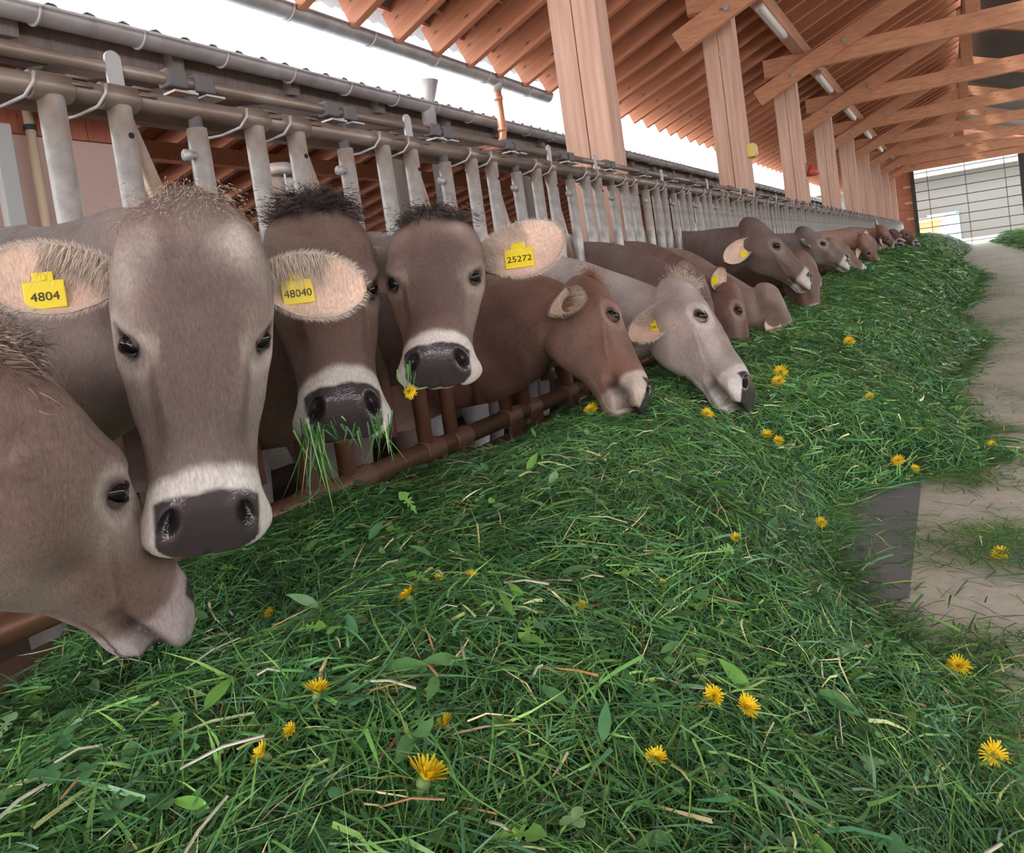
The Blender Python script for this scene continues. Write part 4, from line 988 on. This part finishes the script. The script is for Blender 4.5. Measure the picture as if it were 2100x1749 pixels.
# blades
def pick_y(N, y0, y1, pw):
    pw = 1.001 if pw == 1 else pw
    u = rng.uniform(0, 1, N); a = (y0+.6)**(1-pw); b = (y1+.6)**(1-pw); return (a+u*(b-a))**(1/(1-pw))-.6
def grass_cols(N, P):
    pal = np.array([[.028, .115, .036], [.045, .165, .045], [.075, .23, .055], [.030, .135, .062], [.12, .30, .07], [.055, .20, .09], [.27, .40, .17], [.015, .07, .025], [.42, .46, .26], [.22, .15, .06]])
    pr = np.array([.20, .23, .17, .13, .08, .08, .028, .062, .014, .006]); pr /= pr.sum()
    c = pal[rng.choice(len(pal), N, p=pr)]*rng.uniform(1.05, 2.25, (N, 1))*np.array([1.32, 1.05, 1.0]); return c*(1+.28*vnoise(P[:, :2]*2.2, 55))[:, None]
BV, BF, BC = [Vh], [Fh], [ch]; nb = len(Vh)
def add_blades(N, y0, y1, pw, wmul, lmin, lmax, lift=.03):
    global nb
    y = pick_y(N, y0, y1, pw); e = heap_edge(y); x = -1.70+(e+.03+1.70)*rng.uniform(0, 1, N)**.92
    x = np.where(rng.random(N) < .06, e+np.abs(rng.normal(0, .05, N)), x)
    z = heap_h(x, y); P = np.stack([x, y, z], 1)
    # clumps share a direction
    a = PI*vnoise(P[:, :2]*3.1, 61)*1.6+rng.normal(0, .85, N); el = np.abs(rng.normal(0, .30, N))*np.where(rng.random(N) < .12, 2.2, 1)
    gx = (heap_h(x+.02, y)-z)/.02; gy = (heap_h(x, y+.02)-z)/.02; gx = np.clip(gx, -1.2, 1.2); gy = np.clip(gy, -1, 1)
    nr = np.stack([-gx, -gy, np.ones(N)], 1); nr /= np.linalg.norm(nr, axis=1)[:, None]
    d = np.stack([np.cos(a), np.sin(a), np.zeros(N)], 1); d -= nr*(d*nr).sum(1)[:, None]; d /= np.linalg.norm(d, axis=1)[:, None]
    d = d*np.cos(el)[:, None]+nr*np.sin(el)[:, None]; L = rng.uniform(lmin, lmax, N)*rng.choice([.6, 1, 1.5], N, p=[.4, .45, .15])
    P = P-d*(L*.5)[:, None]+nr*rng.uniform(-.012, lift, N)[:, None]
    w = rng.choice([.0014, .0024, .0038, .0062], N, p=[.34, .38, .22, .06])*wmul
    sd_ = np.cross(d, nr)+.7*nr*rng.normal(0, 1, (N, 1)); dr = -nr*rng.uniform(.0, .55, (N, 1))+np.cross(d, nr)*rng.normal(0, .35, (N, 1))
    v, f, c = strips(P, d, L, w, dr, grass_cols(N, P), side=sd_); BV.append(v); BF.append(f+nb); BC.append(c); nb += len(v)
add_blades(105000, .1, 3.2, .9, 1.0, .045, .17)
add_blades(70000, 3.0, 9, 1.3, 1.7, .06, .17)
add_blades(45000, 8.5, 36.3, 1.3, 4.2, .10, .30, lift=.05)
tag(arr_mesh('cut_grass', np.concatenate(BV), np.concatenate(BF), M['grass'], np.concatenate(BC), smooth=False), 'long heap of freshly cut green grass lying along the feed fence', 'grass', kind='stuff')
# loose blades on the floor
BV, BF, BC = [], [], []; nb = 0
def loose(N, cx, cy, sx, sy, lift=.004, top=0, wm=1.):
    global nb
    x = cx+rng.normal(0, sx, N); y = cy+rng.normal(0, sy, N); k = x > heap_edge(y)-.05; x, y = x[k], y[k]; N = len(x)
    z = floor_z(y)+.003+rng.uniform(0, lift, N)+top*np.exp(-((x-cx)/sx/1.3)**2-((y-cy)/sy/1.3)**2); P = np.stack([x, y, z], 1); a = rng.uniform(0, 2*PI, N)
    d = np.stack([np.cos(a), np.sin(a), np.abs(rng.normal(0, .12, N))], 1); L = rng.uniform(.02, .10, N)*wm**.5
    v, f, c = strips(P, d, L, rng.uniform(.0015, .004, N)*wm, np.tile([0, 0, -.12], (N, 1)), grass_cols(N, P), side=np.cross(d, [0, 0, 1.])); BV.append(v); BF.append(f+nb); BC.append(c); nb += len(v)
yy_ = rng.uniform(.8, 14, 260)
for y in yy_: loose(int(14), float(heap_edge(y))+abs(rng.normal(0, .16)), y, .07, .05+.02*y, wm=1+y*.12)
for y in rng.uniform(1, 26, 150): loose(10, rng.uniform(.2, 3.0), y, .12, .12+.02*y, wm=1+y*.12)
for (px, py, sx, sy, n_, tp) in ((2070, 1130, .10, .10, 900, .03), (1990, 985, .07, .05, 260, .01), (2010, 660, .25, .35, 500, .02), (1960, 575, .2, .6, 600, .05), (2040, 1330, .06, .05, 200, .01), (2060, 880, .05, .04, 120, .005), (2080, 600, .2, .4, 250, .01)):
    p = at_z(px, py, FLOOR); p = at_z(px, py, float(floor_z(p[1]))); loose(n_, p[0], p[1], sx, sy, .01, tp, wm=1+p[1]*.1)
# the second heap across the alley, far off
N = 9000; y = rng.uniform(17, 36, N); e = 1.75-.02*(y-17); x = e+np.abs(rng.normal(0, .5, N)); z = floor_z(y)+.32*sstep(x, e, e+.6)+.06*vnoise(np.stack([x, y], 1)*1.3, 5); P = np.stack([x, y, z], 1)
a = rng.uniform(0, 2*PI, N); d = np.stack([np.cos(a), np.sin(a), rng.uniform(-.1, .5, N)], 1)
v, f, c = strips(P, d, rng.uniform(.1, .35, N), np.full(N, .02), np.tile([0, 0, -.4], (N, 1)), grass_cols(N, P)); BV.append(v); BF.append(f+nb); BC.append(c); nb += len(v)
tag(arr_mesh('scattered_grass', np.concatenate(BV), np.concatenate(BF), M['grass'], np.concatenate(BC), smooth=False), 'loose blades of grass scattered over the concrete alley beside the heap', 'grass', kind='stuff')
# clover and dandelion leaves among the blades
BV, BF, BC = [], [], []; nb = 0
def leaf_shape(kind):
    if kind == 0: a = np.linspace(0, 2*PI, 11)[:-1]; return np.stack([np.cos(a)*.5+.5, np.sin(a)*.42], 1)
    if kind == 1:
        u = [0, .15, .2, .32, .36, .5, .52, .66, .7, .85, 1]; w = [.03, .06, .14, .05, .20, .07, .24, .12, .26, .2, 0]
        return np.array([(a, b) for a, b in zip(u, w)]+[(a, -b) for a, b in list(zip(u, w))[-2::-1]])
    u = np.linspace(0, 1, 7); w = .16*np.sin(PI*u**.8); return np.array([(a, b) for a, b in zip(u, w)]+[(a, -b) for a, b in list(zip(u, w))[-2:0:-1]])
def add_leaf(kind, P, az, pitch, roll, size, col):
    global nb
    s2 = leaf_shape(kind); m = len(s2); L = np.concatenate([s2, [[.5, 0]]]); xyz = np.stack([L[:, 0], L[:, 1], .12*np.abs(L[:, 1])-.25*(L[:, 0]-.5)**2], 1)*size
    R = np.array(Matrix.Rotation(az, 3, 'Z')@Matrix.Rotation(pitch, 3, 'Y')@Matrix.Rotation(roll, 3, 'X')); v = xyz@R.T+P
    f = np.array([[k, (k+1) % m, m] for k in range(m)]); BV.append(v); BF.append(f+nb); BC.append(np.tile(col, (m+1, 1))); nb += m+1
for i in range(1100):
    y = float(pick_y(1, .15, 7, 1.0)[0]); x = rng.uniform(-1.6, float(heap_edge(y))-.05); z = float(heap_h(np.array([x]), np.array([y]))[0]); k = rng.choice([0, 1, 2], p=[.45, .2, .35])
    col = np.array([[.10, .26, .08], [.10, .26, .08], [.22, .40, .18], [.16, .38, .07], [.08, .24, .09]])[rng.integers(5)]*rng.uniform(.8, 1.2)
    P = np.array([x, y, z+rng.uniform(.008, .035)]); sz = rng.uniform(.014, .024) if k == 0 else rng.uniform(.03, .07) if k == 1 else rng.uniform(.03, .08)
    if k == 0 and rng.random() < .5:
        for q in range(3): add_leaf(0, P, q*2.1+i, rng.uniform(-.2, .2), 0, sz, col)
    else: add_leaf(k, P, rng.uniform(0, 6.28), rng.normal(0, .35), rng.normal(0, .4), sz, col)
for i in range(140):           # pale broken stalks
    y = float(pick_y(1, .15, 6, 1.0)[0]); x = rng.uniform(-1.5, float(heap_edge(y))); z = float(heap_h(np.array([x]), np.array([y]))[0])
    a = rng.uniform(0, 6.28); p0_ = np.array([x, y, z+.022]); L = rng.uniform(.03, .11); d = np.array([math.cos(a), math.sin(a), rng.normal(0, .1)])
    mb = MB().tube([p0_, p0_+d*L*.5+[0, 0, .006], p0_+d*L], rng.uniform(.0012, .0028), 3, cap=False); v = mb.v[0]; f = np.array([[q[0], q[1], q[2]] for q in mb.f]+[[q[0], q[2], q[3]] for q in mb.f])
    c = [(.62, .66, .48), (.45, .55, .28), (.72, .72, .66), (.42, .26, .12)][rng.choice(4, p=[.4, .3, .2, .1])]; BV.append(v); BF.append(f+nb); BC.append(np.tile(c, (len(v), 1))); nb += len(v)
tag(arr_mesh('meadow_leaves', np.concatenate(BV), np.concatenate(BF), M['leaf'], np.concatenate(BC), smooth=False), 'clover, dandelion leaves and pale stalks mixed into the cut grass', 'leaves', kind='stuff')

# dandelions
def dandelion(stem=True, closed=False):
    root = thing('dandelion', (0, 0, 0), '', 'dandelion', 'dandelions in the cut grass'); mb = MB(); md = MB()
    for ring, (n_, r, el) in enumerate(((26, .021, .12), (22, .017, .42), (16, .012, .8), (10, .007, 1.15))):
        for k in range(n_):
            a = 2*PI*k/n_+ring*.3+random.uniform(-.08, .08); L = r*random.uniform(.8, 1.12); e = el+random.uniform(-.12, .12)+(.5 if closed else 0)
            ca, sa = math.cos(a), math.sin(a); b = np.array([ca*.002, sa*.002, .0]); tp = b+np.array([ca*math.cos(e), sa*math.cos(e), math.sin(e)])*L; sdv = np.array([-sa, ca, 0])*.0014
            md_ = (b+tp)/2+[0, 0, .001]; q = (md if ring > 2 else mb); q.add([b-sdv*.6, b+sdv*.6, md_+sdv, tp+sdv*.7, tp-sdv*.7, md_-sdv], [(0, 1, 2, 5), (5, 2, 3, 4)])
    mb.build('ray_florets', M['petal'], root); md.build('disc_florets', M['petaldark'], root)
    MB().tube([(0, 0, .001), (0, 0, -.004), (0, 0, -.010), (0, 0, -.014)], [.005, .0065, .005, .002], 10).build('bracts', M['bract'], root, smooth=True)
    if stem: MB().tube([(0, 0, -.012), (.004, 0, -.03), (.02, .002, -.05), (.06, .01, -.058), (.085, .02, -.06)], [.0022, .0026, .0027, .0026, .0024], 8).build('stem', M['stem'], root, smooth=True)
    return root
d0 = dandelion(); d1 = dandelion(closed=True)
DL = [(840, 1253, 1.25, (-.3, -.5), 'large open dandelion lying left of the middle of the foreground grass', 0),
      (878, 1642, 1.35, (-1.2, .4), 'dandelion on its side with a thick curved stem at the bottom of the picture', 1),
      (1968, 1388, 1.0, (.1, -.2), 'bright open dandelion at the right edge of the heap', 0),
      (2040, 1574, 1.0, (.9, .3), 'dandelion tilted on edge in the lower right corner', 0),
      (655, 1452, .95, (-.9, .2), 'dandelion seen edge on in the foreground, left of the middle', 1),
      (546, 1578, .8, (.3, -.4), 'small orange dandelion low in the left foreground', 1),
      (918, 1512, .75, (-.4, -.3), 'small dandelion just below the middle of the foreground grass', 1),
      (1532, 1478, .95, (.2, .5), 'wilted dandelion with drooping florets right of the middle', 1),
      (1468, 1450, .85, (.8, -.2), 'half buried dandelion left of the wilted one', 1),
      (967, 1200, .7, (-.7, .5), 'small dandelion behind the large open one', 1),
      (902, 1200, .5, (-.9, .5), 'closed orange bud behind the large open dandelion', 1),
      (556, 1270, .6, (.4, .4), 'half hidden dandelion below the big cow muzzle', 1),
      (1360, 1210, .5, (.1, .3), 'tiny orange dandelion in the middle of the heap', 1),
      (1195, 1255, .5, (.1, .3), 'tiny dandelion with a thin stalk near the middle of the heap', 1),
      (1685, 1084, .9, (.2, .2), 'dandelion beside the brown patch near the floor', 0),
      (1843, 958, 1.1, (.2, .2), 'dandelion on the spill of grass above the grey floor patch', 0),
      (1877, 972, .8, (.4, .2), 'small dandelion right beside another above the grey floor patch', 1),
      (2036, 922, .9, (.2, .2), 'dandelion at the outer tip of the spilled grass', 0),
      (2052, 1152, 1.0, (.1, .1), 'dandelion on the little tuft on the floor at the right edge', 0),
      (1742, 710, 1.6, (.3, .3), 'dandelion up on the heap below the distant cows', 0),
      (1602, 776, 1.5, (.6, .3), 'dandelion right of the pale cow, upper of two', 0),
      (1597, 795, 1.4, (.2, .3), 'dandelion right of the pale cow, lower of two', 0),
      (1452, 862, 1.1, (.2, .3), 'dandelion under the chin of the pale cow', 0),
      (1214, 855, 1.2, (.3, .1), 'dandelion left under the muzzle of the brown cow', 0),
      (1575, 908, 1.1, (.2, .1), 'dandelion in the middle of the heap, left of its neighbour', 1),
      (1598, 918, 1.0, (.5, .1), 'dandelion in the middle of the heap, right of its neighbour', 1),
      (1786, 826, 1.0, (.3, .3), 'dandelion high on the outer slope of the heap', 1),
      (1510, 1115, .6, (.3, .3), 'little yellow dandelion near the centre of the heap slope', 1),
      (600, 1515, .5, (.3, .3), 'tiny yellow floret head in the lower left grass', 1),
      (1350, 1585, .8, (-.5, .3), 'dandelion half covered by blades at the bottom centre', 1)]
for i, (px, py, sc, (rx, ry), lab, k) in enumerate(DL):
    src = d1 if k else d0
    if i == 0: o = d0
    elif i == 1: o = d1
    else: o = copy_tree(src)
    p = hit_heap(px, py); o.location = tuple(p+np.array([0, 0, .022*min(sc, 1.2)])-p/np.linalg.norm(p)*.012); o.scale = (sc,)*3
    o.rotation_euler = (.55+rx*.6, ry*.6, random.uniform(0, 6)); o.rotation_euler = (Matrix.Rotation(random.uniform(-.5, .5), 3, 'Z')@Matrix.Rotation(.5+rx*.7, 3, 'X')@Matrix.Rotation(ry, 3, 'Y')).to_euler(); o['label'] = lab

# grass held in the mouths
def wisp(label, px, py, dep, N, spread, L, down, seed=0):
    r2 = np.random.default_rng(seed); P0 = at_d(px, py, dep); root_cols = grass_cols(N, np.zeros((N, 3)))
    right = RC@np.array([1., 0, 0]); off = np.outer(r2.uniform(-spread, spread, N), right)+r2.normal(0, .006, (N, 3))+np.outer(r2.uniform(-.018, .022, N), [0, 0, 1.])
    d = np.tile([0, 0, -1.], (N, 1))*down+r2.normal(0, .45, (N, 3)); d /= np.linalg.norm(d, axis=1)[:, None]
    v, f, c = strips(off-d*.03, d, r2.uniform(.4, 1, N)*L, r2.choice([.0025, .004], N), np.tile([0, 0, -.3], (N, 1))+r2.normal(0, .2, (N, 3)), root_cols)
    o = arr_mesh('grass_wisp', v, f, M['grass'], c, smooth=False); o.location = tuple(P0); tag(o, label, 'grass', 'mouthfuls of grass')
wisp('wisp of grass hanging from the left corner of the chewing cow mouth', 640, 905, 1.50, 46, .022, .15, 1.3, 1)
wisp('few blades hanging from the right corner of the chewing cow mouth', 785, 885, 1.50, 16, .02, .10, 1.2, 2)
wisp('short green blades clamped between the lips of the chewing cow', 715, 900, 1.50, 26, .05, .04, 1.0, 3)
wisp('thin blades hanging under the chin of the cow with tag 25272', 838, 775, 1.62, 8, .008, .07, 1.6, 4)
o = copy_tree(d1); o.location = tuple(at_d(838, 802, 1.62)); o.scale = (.85,)*3; o.rotation_euler = (1.7, .4, 1.2); o['label'] = 'orange yellow dandelion dangling below the chin of the cow with tag 25272'
